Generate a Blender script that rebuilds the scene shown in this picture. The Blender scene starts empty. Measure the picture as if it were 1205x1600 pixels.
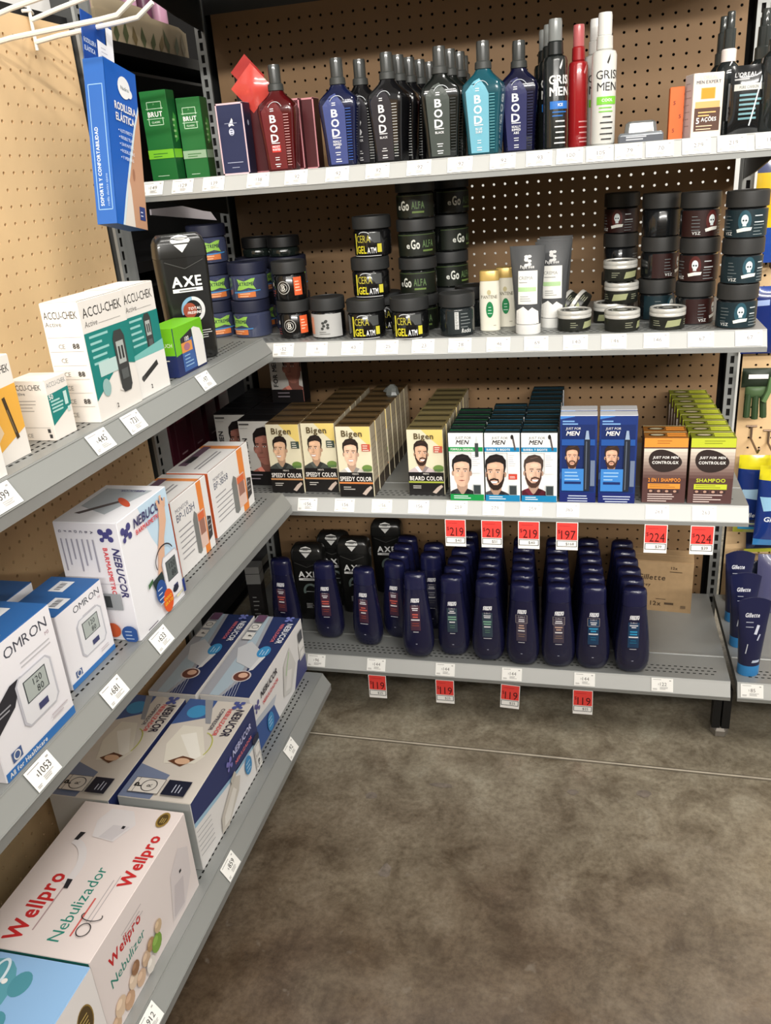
import bpy, math, random
from mathutils import Vector, Matrix
random.seed(7)
S = bpy.context.scene
COL = S.collection
# ------------------------------------------------------------------ camera
CP = Vector((0.90413, -2.05234, 1.24135))
R0 = Vector((0.970565, 0.229869, -0.071859))      # image right
R1 = Vector((0.023438, -0.387104, -0.921738))     # image down
R2 = Vector((-0.239696, 0.892923, -0.381097))     # view direction
FPX = 1287.143
cd = bpy.data.cameras.new('camera'); cam = bpy.data.objects.new('camera', cd); COL.objects.link(cam)
cam.matrix_world = Matrix(((R0.x, -R1.x, -R2.x, CP.x), (R0.y, -R1.y, -R2.y, CP.y), (R0.z, -R1.z, -R2.z, CP.z), (0, 0, 0, 1)))
cd.sensor_fit = 'VERTICAL'; cd.sensor_height = 24.0; cd.sensor_width = 24.0 * 1205 / 1600
cd.lens = FPX / 1600 * 24.0; cd.clip_start = 0.01
S.camera = cam
# ------------------------------------------------------------------ world, lamps, exposure
w = bpy.data.worlds.new('store_air'); S.world = w; w.use_nodes = True
w.node_tree.nodes['Background'].inputs[0].default_value = (1.0, 0.97, 0.92, 1)
w.node_tree.nodes['Background'].inputs[1].default_value = 0.75
def area(name, loc, aim, sx, sy, power, col=(1, .963, .905)):
    l = bpy.data.lights.new(name, 'AREA'); l.shape = 'RECTANGLE'; l.size = sx; l.size_y = sy; l.energy = power; l.color = col
    o = bpy.data.objects.new(name, l); COL.objects.link(o); o.location = loc
    d = (Vector(aim) - Vector(loc)).normalized(); o.rotation_euler = d.to_track_quat('-Z', 'Y').to_euler()
    return o
area('ceiling_strip_lamp', (2.6, -9.6, 4.5), (0.8, 0, 1.0), 8.0, 0.25, 920)
area('ceiling_strip_lamp', (2.4, -5.6, 4.4), (0.8, 0, 1.0), 6.0, 0.25, 210)
area('ceiling_strip_lamp', (2.5, -1.35, 4.4), (0.9, -0.6, 0.6), 2.6, 0.25, 105)
area('ceiling_strip_lamp', (1.2, 0.95, 4.4), (1.0, 1.6, 1.0), 2.6, 0.25, 120)  # added lamp, lights the white carton behind the pegboard holes
S.view_settings.view_transform = 'Standard'; S.view_settings.look = 'None'; S.view_settings.gamma = 1.0
S.view_settings.use_curve_mapping = False
S.view_settings.exposure = -0.08
# ------------------------------------------------------------------ pixel -> place helpers (1205 x 1600 photograph)
def ray(px, py): return R0 * ((px - 602.5) / FPX) + R1 * ((py - 800) / FPX) + R2
def _on(px, py, ax, val):
    d = ray(px, py); return CP + d * ((val - CP[ax]) / d[ax])
def onx(px, py, x): return _on(px, py, 0, x)
def ony(px, py, y): return _on(px, py, 1, y)
def onz(px, py, z): return _on(px, py, 2, z)
# ------------------------------------------------------------------ materials
def lin(c): return tuple(((x / 255) / 12.92 if x <= 10 else (((x / 255) + .055) / 1.055) ** 2.4) for x in c)
_M = {}
def mat(c, rough=.45, metal=0.0, trans=0.0, alpha=1.0, noise=0.0, scale=40, coat=0.0, ior=1.45):
    k = (tuple(c), rough, metal, trans, alpha, noise, scale, coat)
    if k in _M: return _M[k]
    m = bpy.data.materials.new('surface_%d_%d_%d' % tuple(c)); m.use_nodes = True
    nt = m.node_tree; b = nt.nodes['Principled BSDF']; L = lin(c)
    b.inputs['Base Color'].default_value = (*L, 1); b.inputs['Roughness'].default_value = rough
    b.inputs['Metallic'].default_value = metal; b.inputs['IOR'].default_value = ior
    b.inputs['Transmission Weight'].default_value = trans; b.inputs['Alpha'].default_value = alpha
    b.inputs['Coat Weight'].default_value = coat
    if noise:
        tc = nt.nodes.new('ShaderNodeTexCoord'); n = nt.nodes.new('ShaderNodeTexNoise'); r = nt.nodes.new('ShaderNodeValToRGB')
        n.inputs['Scale'].default_value = scale; n.inputs['Detail'].default_value = 5
        nt.links.new(tc.outputs['Object'], n.inputs['Vector']); nt.links.new(n.outputs['Fac'], r.inputs['Fac'])
        r.color_ramp.elements[0].position = .3; r.color_ramp.elements[1].position = .7
        r.color_ramp.elements[0].color = (*[x * (1 - noise) for x in L], 1); r.color_ramp.elements[1].color = (*[min(1, x * (1 + noise)) for x in L], 1)
        nt.links.new(r.outputs['Color'], b.inputs['Base Color'])
    _M[k] = m; return m
def ink(c): return mat(c, .42)
WHITE = (240, 238, 234); BLACK = (18, 18, 19); GREY = (150, 150, 148)
STEEL = mat((150, 152, 150), .42, .35, noise=.06, scale=9)
STEELD = mat((62, 63, 62), .5, .3, noise=.1, scale=14)
BLKMET = mat((22, 22, 23), .5, .2)
PAPER = mat((243, 242, 238), .55)
CARD = mat((176, 146, 108), .8, noise=.06, scale=60)
# ------------------------------------------------------------------ mesh builder
class MB:
    def __init__(s): s.v = []; s.f = []; s.m = []; s.mats = []
    def mi(s, m):
        if m not in s.mats: s.mats.append(m)
        return s.mats.index(m)
    def poly(s, pts, m):
        n = len(s.v); s.v += [tuple(p) for p in pts]; s.f.append(tuple(range(n, n + len(pts)))); s.m.append(s.mi(m)); return s
    def box(s, a, b, m, top=None, front=None):
        x0, y0, z0 = a; x1, y1, z1 = b; n = len(s.v)
        s.v += [(x0, y0, z0), (x1, y0, z0), (x1, y1, z0), (x0, y1, z0), (x0, y0, z1), (x1, y0, z1), (x1, y1, z1), (x0, y1, z1)]
        for q, mm in (((0, 3, 2, 1), m), ((4, 5, 6, 7), top or m), ((0, 1, 5, 4), front or m), ((1, 2, 6, 5), m), ((2, 3, 7, 6), m), ((3, 0, 4, 7), m)):
            s.f.append(tuple(n + i for i in q)); s.m.append(s.mi(mm))
        return s
    def loft(s, secs, m, caps=(True, True), mats=None):
        n0 = len(s.v); k = len(secs[0])
        for sec in secs: s.v += [tuple(p) for p in sec]
        for i in range(len(secs) - 1):
            mm = s.mi(mats[i] if mats else m)
            for j in range(k):
                a = n0 + i * k + j; b = n0 + i * k + (j + 1) % k
                s.f.append((a, b, b + k, a + k)); s.m.append(mm)
        if caps[0]: s.f.append(tuple(n0 + j for j in reversed(range(k)))); s.m.append(s.mi(mats[0] if mats else m))
        if caps[1]: s.f.append(tuple(n0 + (len(secs) - 1) * k + j for j in range(k))); s.m.append(s.mi(mats[-1] if mats else m))
        return s
    def lathe(s, prof, m, n=28, c=(0, 0), mats=None, caps=(True, True)):
        secs = [[(c[0] + r * math.cos(2 * math.pi * j / n), c[1] + r * math.sin(2 * math.pi * j / n), z) for j in range(n)] for r, z in prof]
        return s.loft(secs, m, caps, mats)
    def tube(s, path, r, m, n=8):
        path = [Vector(p) for p in path]; secs = []
        for i, p in enumerate(path):
            t = (path[min(i + 1, len(path) - 1)] - path[max(i - 1, 0)]).normalized()
            a = t.orthogonal().normalized() if i == 0 else (ref - t * ref.dot(t)).normalized()
            ref = a; b = t.cross(a)
            secs.append([p + (a * math.cos(2 * math.pi * j / n) + b * math.sin(2 * math.pi * j / n)) * r for j in range(n)])
        return s.loft(secs, m)
    def mesh(s, name, smooth=True, ang=35):
        me = bpy.data.meshes.new(name); me.from_pydata(s.v, [], s.f)
        for m in s.mats: me.materials.append(m)
        me.polygons.foreach_set('material_index', s.m)
        if smooth:
            me.polygons.foreach_set('use_smooth', [True] * len(me.polygons)); me.set_sharp_from_angle(angle=math.radians(ang))
        me.update(); return me
    def obj(s, name, parent=None, smooth=True, ang=35, label=None):
        return mk(name, s.mesh(name, smooth, ang), parent, label)
def mk(name, me, parent=None, label=None):
    o = bpy.data.objects.new(name, me); COL.objects.link(o)
    if parent: o.parent = parent
    if label: o['label'] = label
    return o
def thing(name, label, cat, group=None, loc=(0, 0, 0), rz=0, rx=0, ry=0):
    o = bpy.data.objects.new(name, None); COL.objects.link(o); o.empty_display_size = .02
    o.location = loc; o.rotation_euler = (math.radians(rx), math.radians(ry), math.radians(rz))
    o['label'] = label; o['category'] = cat
    if group: o['group'] = group
    return o
def tag(o, label, cat, group=None):
    o['label'] = label; o['category'] = cat
    if group: o['group'] = group
    return o
def struct(o): o['kind'] = 'structure'; return o
def clone(o, loc=None, label=None, rz=None, group=None, parent=None):
    c = o.copy(); COL.objects.link(c)
    if parent: c.parent = parent
    if loc is not None: c.location = loc
    if rz is not None: c.rotation_euler = (c.rotation_euler[0], c.rotation_euler[1], math.radians(rz))
    if label: c['label'] = label
    if group: c['group'] = group
    for ch in list(o.children): clone(ch, parent=c)
    return c
ORD = ['first', 'second', 'third', 'fourth', 'fifth', 'sixth', 'seventh', 'eighth', 'ninth', 'tenth', 'eleventh', 'twelfth']
# ------------------------------------------------------------------ glyphs for printed lettering
CH = "ABCDEFGHIJKLMNOPQRSTUVWXYZabcdefghijklmnopqrstuvwxyz0123456789$-.,'&!/°ÁÉÓÕÇóé*"
G = {}
def _glyphs():
    obs = []
    for bold in (0,):
        for ch in CH:
            c = bpy.data.curves.new('glyph', 'FONT'); c.body = ch; c.size = 1.0; c.resolution_u = 2; c.offset = 0
            o = bpy.data.objects.new('glyph', c); COL.objects.link(o); obs.append((bold, ch, o, c))
    dg = bpy.context.evaluated_depsgraph_get()
    for bold, ch, o, c in obs:
        e = o.evaluated_get(dg); me = e.to_mesh(); me.calc_loop_triangles()
        tr = [[(me.vertices[i].co.x, me.vertices[i].co.y) for i in t.vertices] for t in me.loop_triangles]
        xs = [p[0] for t in tr for p in t] or [0, .3]
        base = [[(x - min(xs), y) for x, y in t] for t in tr]; wd = max(xs) - min(xs)
        G[(0, ch)] = (base, wd); k = .021       # heavy weight: the glyph is overprinted with small shifts
        G[(1, ch)] = (base, wd + 2 * k)
        e.to_mesh_clear()
    for bold, ch, o, c in obs:
        bpy.data.objects.remove(o); bpy.data.curves.remove(c)
_glyphs()
class Print:
    """flat print in (u, v) metres laid on a face by a mapping f(u, v, height)"""
    def __init__(s, f, maxlen=None, clip=None): s.f = f; s.t = []; s.maxlen = maxlen; s.lay = 0; s.clip = clip
    def tri(s, p, c, lay=None):
        l = s.lay if lay is None else lay
        if s.clip and any(not (s.clip[0] <= u <= s.clip[2] and s.clip[1] <= v <= s.clip[3]) for u, v in p):
            for ax, lim, sg in ((0, s.clip[0], 1), (1, s.clip[1], 1), (0, s.clip[2], -1), (1, s.clip[3], -1)):
                o = []
                for i in range(len(p)):
                    a, b = p[i], p[(i + 1) % len(p)]; da, db = sg * (a[ax] - lim), sg * (b[ax] - lim)
                    if da >= 0: o.append(a)
                    if (da >= 0) != (db >= 0): t = da / (da - db); o.append((a[0] + (b[0] - a[0]) * t, a[1] + (b[1] - a[1]) * t))
                p = o
                if len(p) < 3: return
            for i in range(1, len(p) - 1): s.t.append(([p[0], p[i], p[i + 1]], c, l))
            return
        if s.maxlen:
            e = [math.dist(p[i], p[(i + 1) % 3]) for i in range(3)]; k = e.index(max(e))
            if e[k] > s.maxlen:
                a, b, d = p[k], p[(k + 1) % 3], p[(k + 2) % 3]; mid = ((a[0] + b[0]) / 2, (a[1] + b[1]) / 2)
                s.tri([a, mid, d], c, l); s.tri([mid, b, d], c, l); return
        s.t.append((p, c, l))
    def poly(s, pts, c):          # star-shaped about its centroid
        n = len(pts)
        if n == 3: s.tri(pts, c)
        elif n == 4: s.tri([pts[0], pts[1], pts[2]], c); s.tri([pts[0], pts[2], pts[3]], c)
        else:
            m = (sum(p[0] for p in pts) / n, sum(p[1] for p in pts) / n)
            for i in range(n): s.tri([m, pts[i], pts[(i + 1) % n]], c)
        s.lay += 1; return s
    def rect(s, u, v, wd, h, c, sk=0):      # centre u, bottom v
        return s.poly([(u - wd / 2, v), (u + wd / 2, v), (u + wd / 2 + sk, v + h), (u - wd / 2 + sk, v + h)], c)
    def ell(s, u, v, a, b, c, n=18, rot=0):
        cr, sr = math.cos(rot), math.sin(rot)
        return s.poly([(u + a * math.cos(2 * math.pi * i / n) * cr - b * math.sin(2 * math.pi * i / n) * sr, v + a * math.cos(2 * math.pi * i / n) * sr + b * math.sin(2 * math.pi * i / n) * cr) for i in range(n)], c)
    def ring(s, u, v, a, b, wd, c, a0=0, a1=360, n=24):
        for i in range(n):
            t0, t1 = (math.radians(a0 + (a1 - a0) * (i + k) / n) for k in (0, 1))
            q = [(u + (a - d) * math.cos(t), v + (b - d) * math.sin(t)) for t, d in ((t0, 0), (t1, 0), (t1, wd), (t0, wd))]
            s.tri([q[0], q[1], q[2]], c); s.tri([q[0], q[2], q[3]], c)
        s.lay += 1; return s
    def frame(s, u, v, wd, h, t, c):
        for a in ((u, v, wd, t), (u, v + h - t, wd, t), (u - wd / 2 + t / 2, v, t, h), (u + wd / 2 - t / 2, v, t, h)):
            s.rect(*a, c); s.lay -= 1
        s.lay += 1; return s
    def line(s, a, b, t, c):
        d = (b[0] - a[0], b[1] - a[1]); L = math.hypot(*d) or 1; n = (-d[1] / L * t / 2, d[0] / L * t / 2)
        return s.poly([(a[0] - n[0], a[1] - n[1]), (b[0] - n[0], b[1] - n[1]), (b[0] + n[0], b[1] + n[1]), (a[0] + n[0], a[1] + n[1])], c)
    def bars(s, u, v, wd, n, dv, t, c, left=True):      # rows of print too small to read
        for i in range(n):
            ww = wd * random.uniform(.55, 1); s.rect(u - (wd - ww) / 2 if left else u, v - i * dv, ww, t, c); s.lay -= 1
        s.lay += 1; return s
    def text(s, tx, u, v, h, c, bold=1, sh=0, al='c', maxw=None, rot=0, sx=1.0):
        sc = h / .70; x = 0; out = []
        for ch in tx:
            if ch == ' ': x += .32; continue
            tr, wd = G[(bold, ch)]; x += .10 if ch == '1' and x else 0
            for n_, (dx, dy) in enumerate(((0, -.021), (.042, -.021), (0, .021), (.042, .021)) if bold else ((0, 0),)):
                for t in tr: out.append((n_, [((px + x + dx + sh * (py + dy)), py + dy) for px, py in t]))
            x += wd + (.24 if ch == '1' else .09)
        x -= .09; k = sc * sx
        if maxw and x * k > maxw: k = maxw / x
        off = {'c': -x * k / 2, 'l': 0, 'r': -x * k}[al]; cr, sr = math.cos(math.radians(rot)), math.sin(math.radians(rot))
        for n_, t in out:
            q = []
            for px, py in t:
                a, b = off + px * k, py * sc; q.append((u + a * cr - b * sr, v + a * sr + b * cr))
            s.tri(q, c, s.lay + .25 * n_)
        s.lay += 1; return s
    def obj(s, name, parent, label=None, step=.00014, base=.0004):
        b = MB(); 
        for p, c, l in s.t: b.poly([s.f(u, v, base + step * l) for u, v in p], c if not isinstance(c, tuple) else ink(c))
        return b.obj(name, parent, smooth=False, label=label)
def flatmap(): return lambda u, v, e: (u, -e, v)
def cylmap(r, a0=0): return lambda u, v, e: ((r + e) * math.sin(u / r + a0), -(r + e) * math.cos(u / r + a0), v)
def rr(hw, hd, r, z, n=4, cx=0, cy=0):
    r = min(r, hw * .999, hd * .999); out = []
    for qx, qy, a in ((1, 1, 0), (-1, 1, 90), (-1, -1, 180), (1, -1, 270)):
        for i in range(n + 1):
            t = math.radians(a + 90 * i / n); out.append((cx + qx * (hw - r) + r * math.cos(t), cy + qy * (hd - r) + r * math.sin(t), z))
    return out
def se(hw, hd, p, z, n=28, cx=0, cy=0):
    out = []
    for j in range(n):
        t = 2 * math.pi * j / n; c, s_ = math.cos(t), math.sin(t)
        out.append((cx + hw * math.copysign(abs(c) ** (2 / p), c), cy + hd * math.copysign(abs(s_) ** (2 / p), s_), z))
    return out
def lerp_prof(pr, z):
    for a, b in zip(pr, pr[1:]):
        if a[0] <= z <= b[0]:
            t = (z - a[0]) / ((b[0] - a[0]) or 1); return [x + (y - x) * t for x, y in zip(a[1:], b[1:])]
    return pr[-1][1:] if z > pr[-1][0] else pr[0][1:]
# ------------------------------------------------------------------ floor
def floor_mat():
    m = bpy.data.materials.new('worn_concrete'); m.use_nodes = True; nt = m.node_tree; b = nt.nodes['Principled BSDF']; N = nt.nodes.new; Lk = nt.links.new
    tc = N('ShaderNodeTexCoord')
    def noise(s, d, r=.6, dist=0):
        n = N('ShaderNodeTexNoise'); n.inputs['Scale'].default_value = s; n.inputs['Detail'].default_value = d; n.inputs['Roughness'].default_value = r; n.inputs['Distortion'].default_value = dist
        Lk(tc.outputs['Object'], n.inputs['Vector']); return n
    def ramp(n, stops):
        r = N('ShaderNodeValToRGB'); el = r.color_ramp.elements
        while len(el) < len(stops): el.new(.5)
        for e, (p, c) in zip(el, stops): e.position = p; e.color = (*lin(c), 1)
        Lk(n.outputs['Fac'], r.inputs['Fac']); return r
    def mix(a, bb, fac=None, mode='MIX', f=.5):
        x = N('ShaderNodeMix'); x.data_type = 'RGBA'; x.blend_type = mode; x.inputs['Factor'].default_value = f
        Lk(a, x.inputs['A']); Lk(bb, x.inputs['B'])
        if fac: Lk(fac, x.inputs['Factor'])
        return x.outputs['Result']
    big = ramp(noise(2.6, 7, .66, .5), [(.34, (112, 96, 79)), (.5, (124, 109, 92)), (.66, (142, 129, 112))])
    mid = ramp(noise(11, 8, .7, .4), [(.32, (150, 138, 126)), (.55, (225, 220, 214)), (.72, (255, 255, 255))])
    fine = ramp(noise(90, 4, .7), [(.3, (195, 190, 185)), (.6, (245, 243, 240))])
    spots = ramp(noise(26, 3, .5), [(.66, (0, 0, 0)), (.74, (255, 255, 255))])
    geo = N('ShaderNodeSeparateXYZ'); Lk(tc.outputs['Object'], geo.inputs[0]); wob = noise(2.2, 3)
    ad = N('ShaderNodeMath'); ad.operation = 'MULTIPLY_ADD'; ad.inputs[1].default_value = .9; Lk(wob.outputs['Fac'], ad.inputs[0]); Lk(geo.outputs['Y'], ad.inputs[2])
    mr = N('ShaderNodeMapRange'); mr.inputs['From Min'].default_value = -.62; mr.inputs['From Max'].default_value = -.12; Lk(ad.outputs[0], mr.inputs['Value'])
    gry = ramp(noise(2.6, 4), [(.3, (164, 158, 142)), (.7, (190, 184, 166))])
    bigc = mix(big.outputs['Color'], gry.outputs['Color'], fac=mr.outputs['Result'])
    c = mix(bigc, mid.outputs['Color'], mode='MULTIPLY', f=.9); c = mix(c, fine.outputs['Color'], mode='MULTIPLY', f=.9)
    lite = N('ShaderNodeRGB'); lite.outputs[0].default_value = (*lin((150, 142, 130)), 1)
    k = N('ShaderNodeMath'); k.operation = 'MULTIPLY'; k.inputs[1].default_value = .35; Lk(spots.outputs['Color'], k.inputs[0])
    c = mix(c, lite.outputs[0], fac=k.outputs[0]); Lk(c, b.inputs['Base Color'])
    rg = ramp(noise(5, 4), [(.3, (120, 120, 120)), (.7, (190, 190, 190))]); Lk(rg.outputs['Color'], b.inputs['Roughness'])
    bp = N('ShaderNodeBump'); bp.inputs['Strength'].default_value = .15; bp.inputs['Distance'].default_value = .002
    Lk(noise(60, 5).outputs['Fac'], bp.inputs['Height']); Lk(bp.outputs['Normal'], b.inputs['Normal']); return m
struct(MB().box((-3, -12, 5.4), (5, 3.0, 5.45), mat((150, 148, 144), .9, noise=.1, scale=3)).obj('ceiling', smooth=False))
struct(MB().box((-3, 3.0, 0), (5, 3.05, 5.4), mat((120, 116, 110), .9, noise=.1, scale=3)).obj('wall_back', smooth=False))
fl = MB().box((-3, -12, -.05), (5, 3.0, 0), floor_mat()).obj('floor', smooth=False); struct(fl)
p, q = onz(484, 1145, 0), onz(1204, 1218, 0)
d = (q - p).normalized(); nrm = Vector((-d.y, d.x, 0)) * .0024; p = p - d * 1.2; q = q + d * 1.5
n3 = nrm * 2.6
MB().poly([p - n3 + Vector((0, 0, .0004)), q - n3 + Vector((0, 0, .0004)), q + n3 + Vector((0, 0, .0004)), p + n3 + Vector((0, 0, .0004))], mat((104, 96, 82), .8, noise=.2, scale=25)).obj('floor_joint_groove', fl, smooth=False)
MB().poly([p - nrm + Vector((0, 0, .0008)), q - nrm + Vector((0, 0, .0008)), q + nrm + Vector((0, 0, .0008)), p + nrm + Vector((0, 0, .0008))], mat((188, 178, 160), .8, noise=.15, scale=30)).obj('floor_joint', fl, smooth=False)
for x, y, a, b_ in ((580, 1243, .016, .012), (690, 1227, .03, .008), (895, 1238, .012, .009), (1005, 1240, .018, .012), (602, 1360, .012, .02)):
    c = onz(x, y, 0)
    MB().poly([(c.x + a * math.cos(t) * random.uniform(.7, 1.1), c.y + b_ * math.sin(t) * random.uniform(.7, 1.1), .0006) for t in [i * .5236 for i in range(12)]], mat((118, 108, 98), .7, noise=.3, scale=80)).obj('floor_stain', fl, smooth=False)
# ------------------------------------------------------------------ gondola shelving
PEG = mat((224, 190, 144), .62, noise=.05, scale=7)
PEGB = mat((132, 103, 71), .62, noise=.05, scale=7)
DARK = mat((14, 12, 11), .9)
def pegboard(name, parent, f, a0, a1, b0, b1, ah, bh, m, pitch=.0254, r=.0030, back=None):
    """real board with round holes; f(a, b, depth); ah, bh = one hole centre"""
    B = MB(); i0 = math.ceil((a0 - ah + pitch / 2) / pitch - 1e-6); i1 = math.floor((a1 - ah - pitch / 2) / pitch + 1e-6)
    j0 = math.ceil((b0 - bh + pitch / 2) / pitch - 1e-6); j1 = math.floor((b1 - bh - pitch / 2) / pitch + 1e-6)
    h = pitch / 2; V = B.v; F = B.f; n8 = [(h, 0), (h, h), (0, h), (-h, h), (-h, 0), (-h, -h), (0, -h), (h, -h)]
    c8 = [(r * math.cos(k * math.pi / 4), r * math.sin(k * math.pi / 4)) for k in range(8)]
    for i in range(i0, i1 + 1):
        for j in range(j0, j1 + 1):
            ca, cb = ah + i * pitch, bh + j * pitch; n = len(V)
            V += [f(ca + x, cb + y, 0) for x, y in n8] + [f(ca + x, cb + y, 0) for x, y in c8] + [f(ca + x, cb + y, .005) for x, y in c8]
            for k in range(8):
                l = (k + 1) % 8; F.append((n + k, n + l, n + 8 + l, n + 8 + k)); F.append((n + 8 + k, n + 8 + l, n + 16 + l, n + 16 + k))
    A0, A1 = ah + i0 * pitch - h, ah + i1 * pitch + h; B0, B1 = bh + j0 * pitch - h, bh + j1 * pitch + h
    for (x0, x1, y0, y1) in ((a0, A0, b0, b1), (A1, a1, b0, b1), (A0, A1, b0, B0), (A0, A1, B1, b1)):
        if x1 - x0 > 1e-5 and y1 - y0 > 1e-5:
            n = len(V); V += [f(x0, y0, 0), f(x1, y0, 0), f(x1, y1, 0), f(x0, y1, 0)]; F.append((n, n + 1, n + 2, n + 3))
    for p_, q_ in (((a0, b0), (a1, b0)), ((a1, b0), (a1, b1)), ((a1, b1), (a0, b1)), ((a0, b1), (a0, b0))):
        n = len(V); V += [f(*p_, 0), f(*q_, 0), f(*q_, .005), f(*p_, .005)]; F.append((n, n + 1, n + 2, n + 3))
    B.m = [B.mi(m)] * len(F); return B.obj(name, parent, smooth=False)
def upright(parent, x, z0, z1, y=-.012, w=.024, m=None):
    """slotted steel post of the gondola"""
    m = m or STEEL; B = MB(); B.box((x - w / 2, y + .006, z0), (x + w / 2, .04, z1), STEELD)
    # face plate with real slots
    n = int((z1 - z0) / .0254); hw = w / 2; sw = .0042; sh = .0085
    for k in range(n):
        zc = z0 + (k + .5) * .0254; a, b = zc - .0127, zc + .0127
        for q in (((-hw, a), (-sw, a), (-sw, b), (-hw, b)), ((sw, a), (hw, a), (hw, b), (sw, b)), ((-sw, a), (sw, a), (sw, zc - sh), (-sw, zc - sh)), ((-sw, zc + sh), (sw, zc + sh), (sw, b), (-sw, b))):
            B.poly([(x + u, y, v) for u, v in q], m)
        B.poly([(x - sw, y + .0055, zc - sh), (x + sw, y + .0055, zc - sh), (x + sw, y + .0055, zc + sh), (x - sw, y + .0055, zc + sh)], DARK)
    for s in (-1, 1): B.poly([(x + s * hw, y, z0), (x + s * hw, y, z0 + n * .0254), (x + s * hw, y + .006, z0 + n * .0254), (x + s * hw, y + .006, z0)], m)
    return B.obj('upright', parent, smooth=False)
def shelf(parent, x0, x1, z, D, rail, deck=None, lip=.038, bracket=True, slots=True):
    deck = deck or STEEL
    prof = [(-.014, z), (-D, z), (-D - .0185, z - .030), (-D - .0185, z - lip), (-D - .008, z - lip), (-D + .006, z - .018), (-.014, z - .018)]
    B = MB(); B.loft([[(x0, y, zz) for y, zz in prof], [(x1, y, zz) for y, zz in prof]], deck)
    # folded ridge across the deck
    B.poly([(x0 + .002, -D + .095, z + .0002), (x1 - .002, -D + .095, z + .0002), (x1 - .002, -D + .0975, z + .0018), (x0 + .002, -D + .0975, z + .0018)], deck)
    B.poly([(x0 + .002, -D + .0975, z + .0018), (x1 - .002, -D + .0975, z + .0018), (x1 - .002, -D + .11, z + .0002), (x0 + .002, -D + .11, z + .0002)], deck)
    s = B.obj('shelf', parent, smooth=False)
    a = Vector((0, -.0185, -.030)).normalized(); nn = Vector((0, -.030, .0185)).normalized()
    def pt(x, t, e): v = Vector((x, -D, z)) + a * t + nn * e; return (v.x, v.y, v.z)
    L = Vector((.0185, .030)).length; R = MB()
    cs = [(0.001, .0002), (.001, .0022), (.0025, .0022), (.0025, .0012), (L - .0025, .0012), (L - .0025, .0022), (L - .001, .0022), (L - .001, .0002)]
    R.loft([[pt(x0 + .001, t, e) for t, e in cs], [pt(x1 - .001, t, e) for t, e in cs]], rail); R.obj('price_rail', s, smooth=False)
    if slots:
        Q = MB(); n = int((x1 - x0 - .05) / .0127)
        for k in range(n):
            for r_, yy in enumerate((-D + .022, -D + .034, -D + .046)):
                xc = x0 + .03 + k * .0127 + (.006 if r_ % 2 else 0)
                Q.poly([(xc - .0033, yy - .0016, z + .0003), (xc + .0033, yy - .0016, z + .0003), (xc + .0033, yy + .0016, z + .0003), (xc - .0033, yy + .0016, z + .0003)], DARK)
        o = Q.obj('perforation', s, smooth=False); o['kind'] = 'stuff'
    if bracket:
        for x in (x0 + .0005, x1 - .0035):
            B = MB(); pr = [(-.012, z - .019), (-.012, z - .085), (-D * .35, z - .07), (-D + .02, z - .03), (-D + .02, z - .019)]
            B.loft([[(x, y, zz) for y, zz in pr], [(x + .003, y, zz) for y, zz in pr]], STEELD); B.obj('bracket', parent, smooth=False)
    return s
RAILB = mat((184, 185, 182), .3, coat=.25)
RAILL = mat((150, 152, 149), .4, .2)
ZB = [1.2565, .925, .575, .16]; ZL = [.956, .627, .179]
DB = .415
# main back bay
gb = thing('gondola_shelving', 'wide grey gondola bay with pegboard back holding jars, hair colour cartons and bottles', 'shelving')
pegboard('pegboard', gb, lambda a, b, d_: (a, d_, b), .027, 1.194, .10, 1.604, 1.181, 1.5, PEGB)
MB().box((.0, .0, 1.604), (1.2192, .05, 1.80), STEELD).obj('header_rail', gb, smooth=False)
for x in (0, 1.221): upright(gb, x, .08, 1.78)
for z in ZB: shelf(gb, .006, 1.2132, z, DB, RAILB, bracket=(z > .2))
shelf(gb, .006, 1.2132, 1.655, DB, RAILB, deck=STEELD, slots=False)
# rear hardboard behind the pegboard, with an open window to the next aisle
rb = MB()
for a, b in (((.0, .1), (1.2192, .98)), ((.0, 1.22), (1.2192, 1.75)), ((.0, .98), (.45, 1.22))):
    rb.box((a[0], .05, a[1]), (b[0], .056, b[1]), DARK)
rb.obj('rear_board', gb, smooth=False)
def base_leg(parent, x, y):
    B = MB(); B.box((x - .019, y - .013, .022), (x - .002, y + .013, .125), BLKMET); B.box((x + .002, y - .013, .022), (x + .019, y + .013, .125), BLKMET)
    o = B.obj('leg', parent, smooth=False)
    f = MB(); f.lathe([(.016, 0), (.02, .003), (.02, .016), (.014, .022)], mat((140, 134, 126), .5, .4), 6, (x, y)); f.obj('levelling_foot', o)
    MB().box((x - .016, y, .07), (x + .016, -.0, .13), BLKMET).obj('base_bracket', parent, smooth=False)
base_leg(gb, 1.205, -.385); base_leg(gb, .012, -.385)
# right-hand bay
gr_ = thing('gondola_shelving', 'pegboard bay right of the slotted post with hanging packs and squeeze tubes', 'shelving', loc=(1.2192, 0, 0))
pegboard('pegboard', gr_, lambda a, b, d_: (a, d_, b), .026, .62, .10, 1.75, 1.250 - 1.2192, .279, PEG)
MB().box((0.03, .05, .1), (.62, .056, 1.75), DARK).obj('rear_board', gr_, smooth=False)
shelf(gr_, .0075, .62, .16, DB, RAILB, bracket=False)
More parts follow.
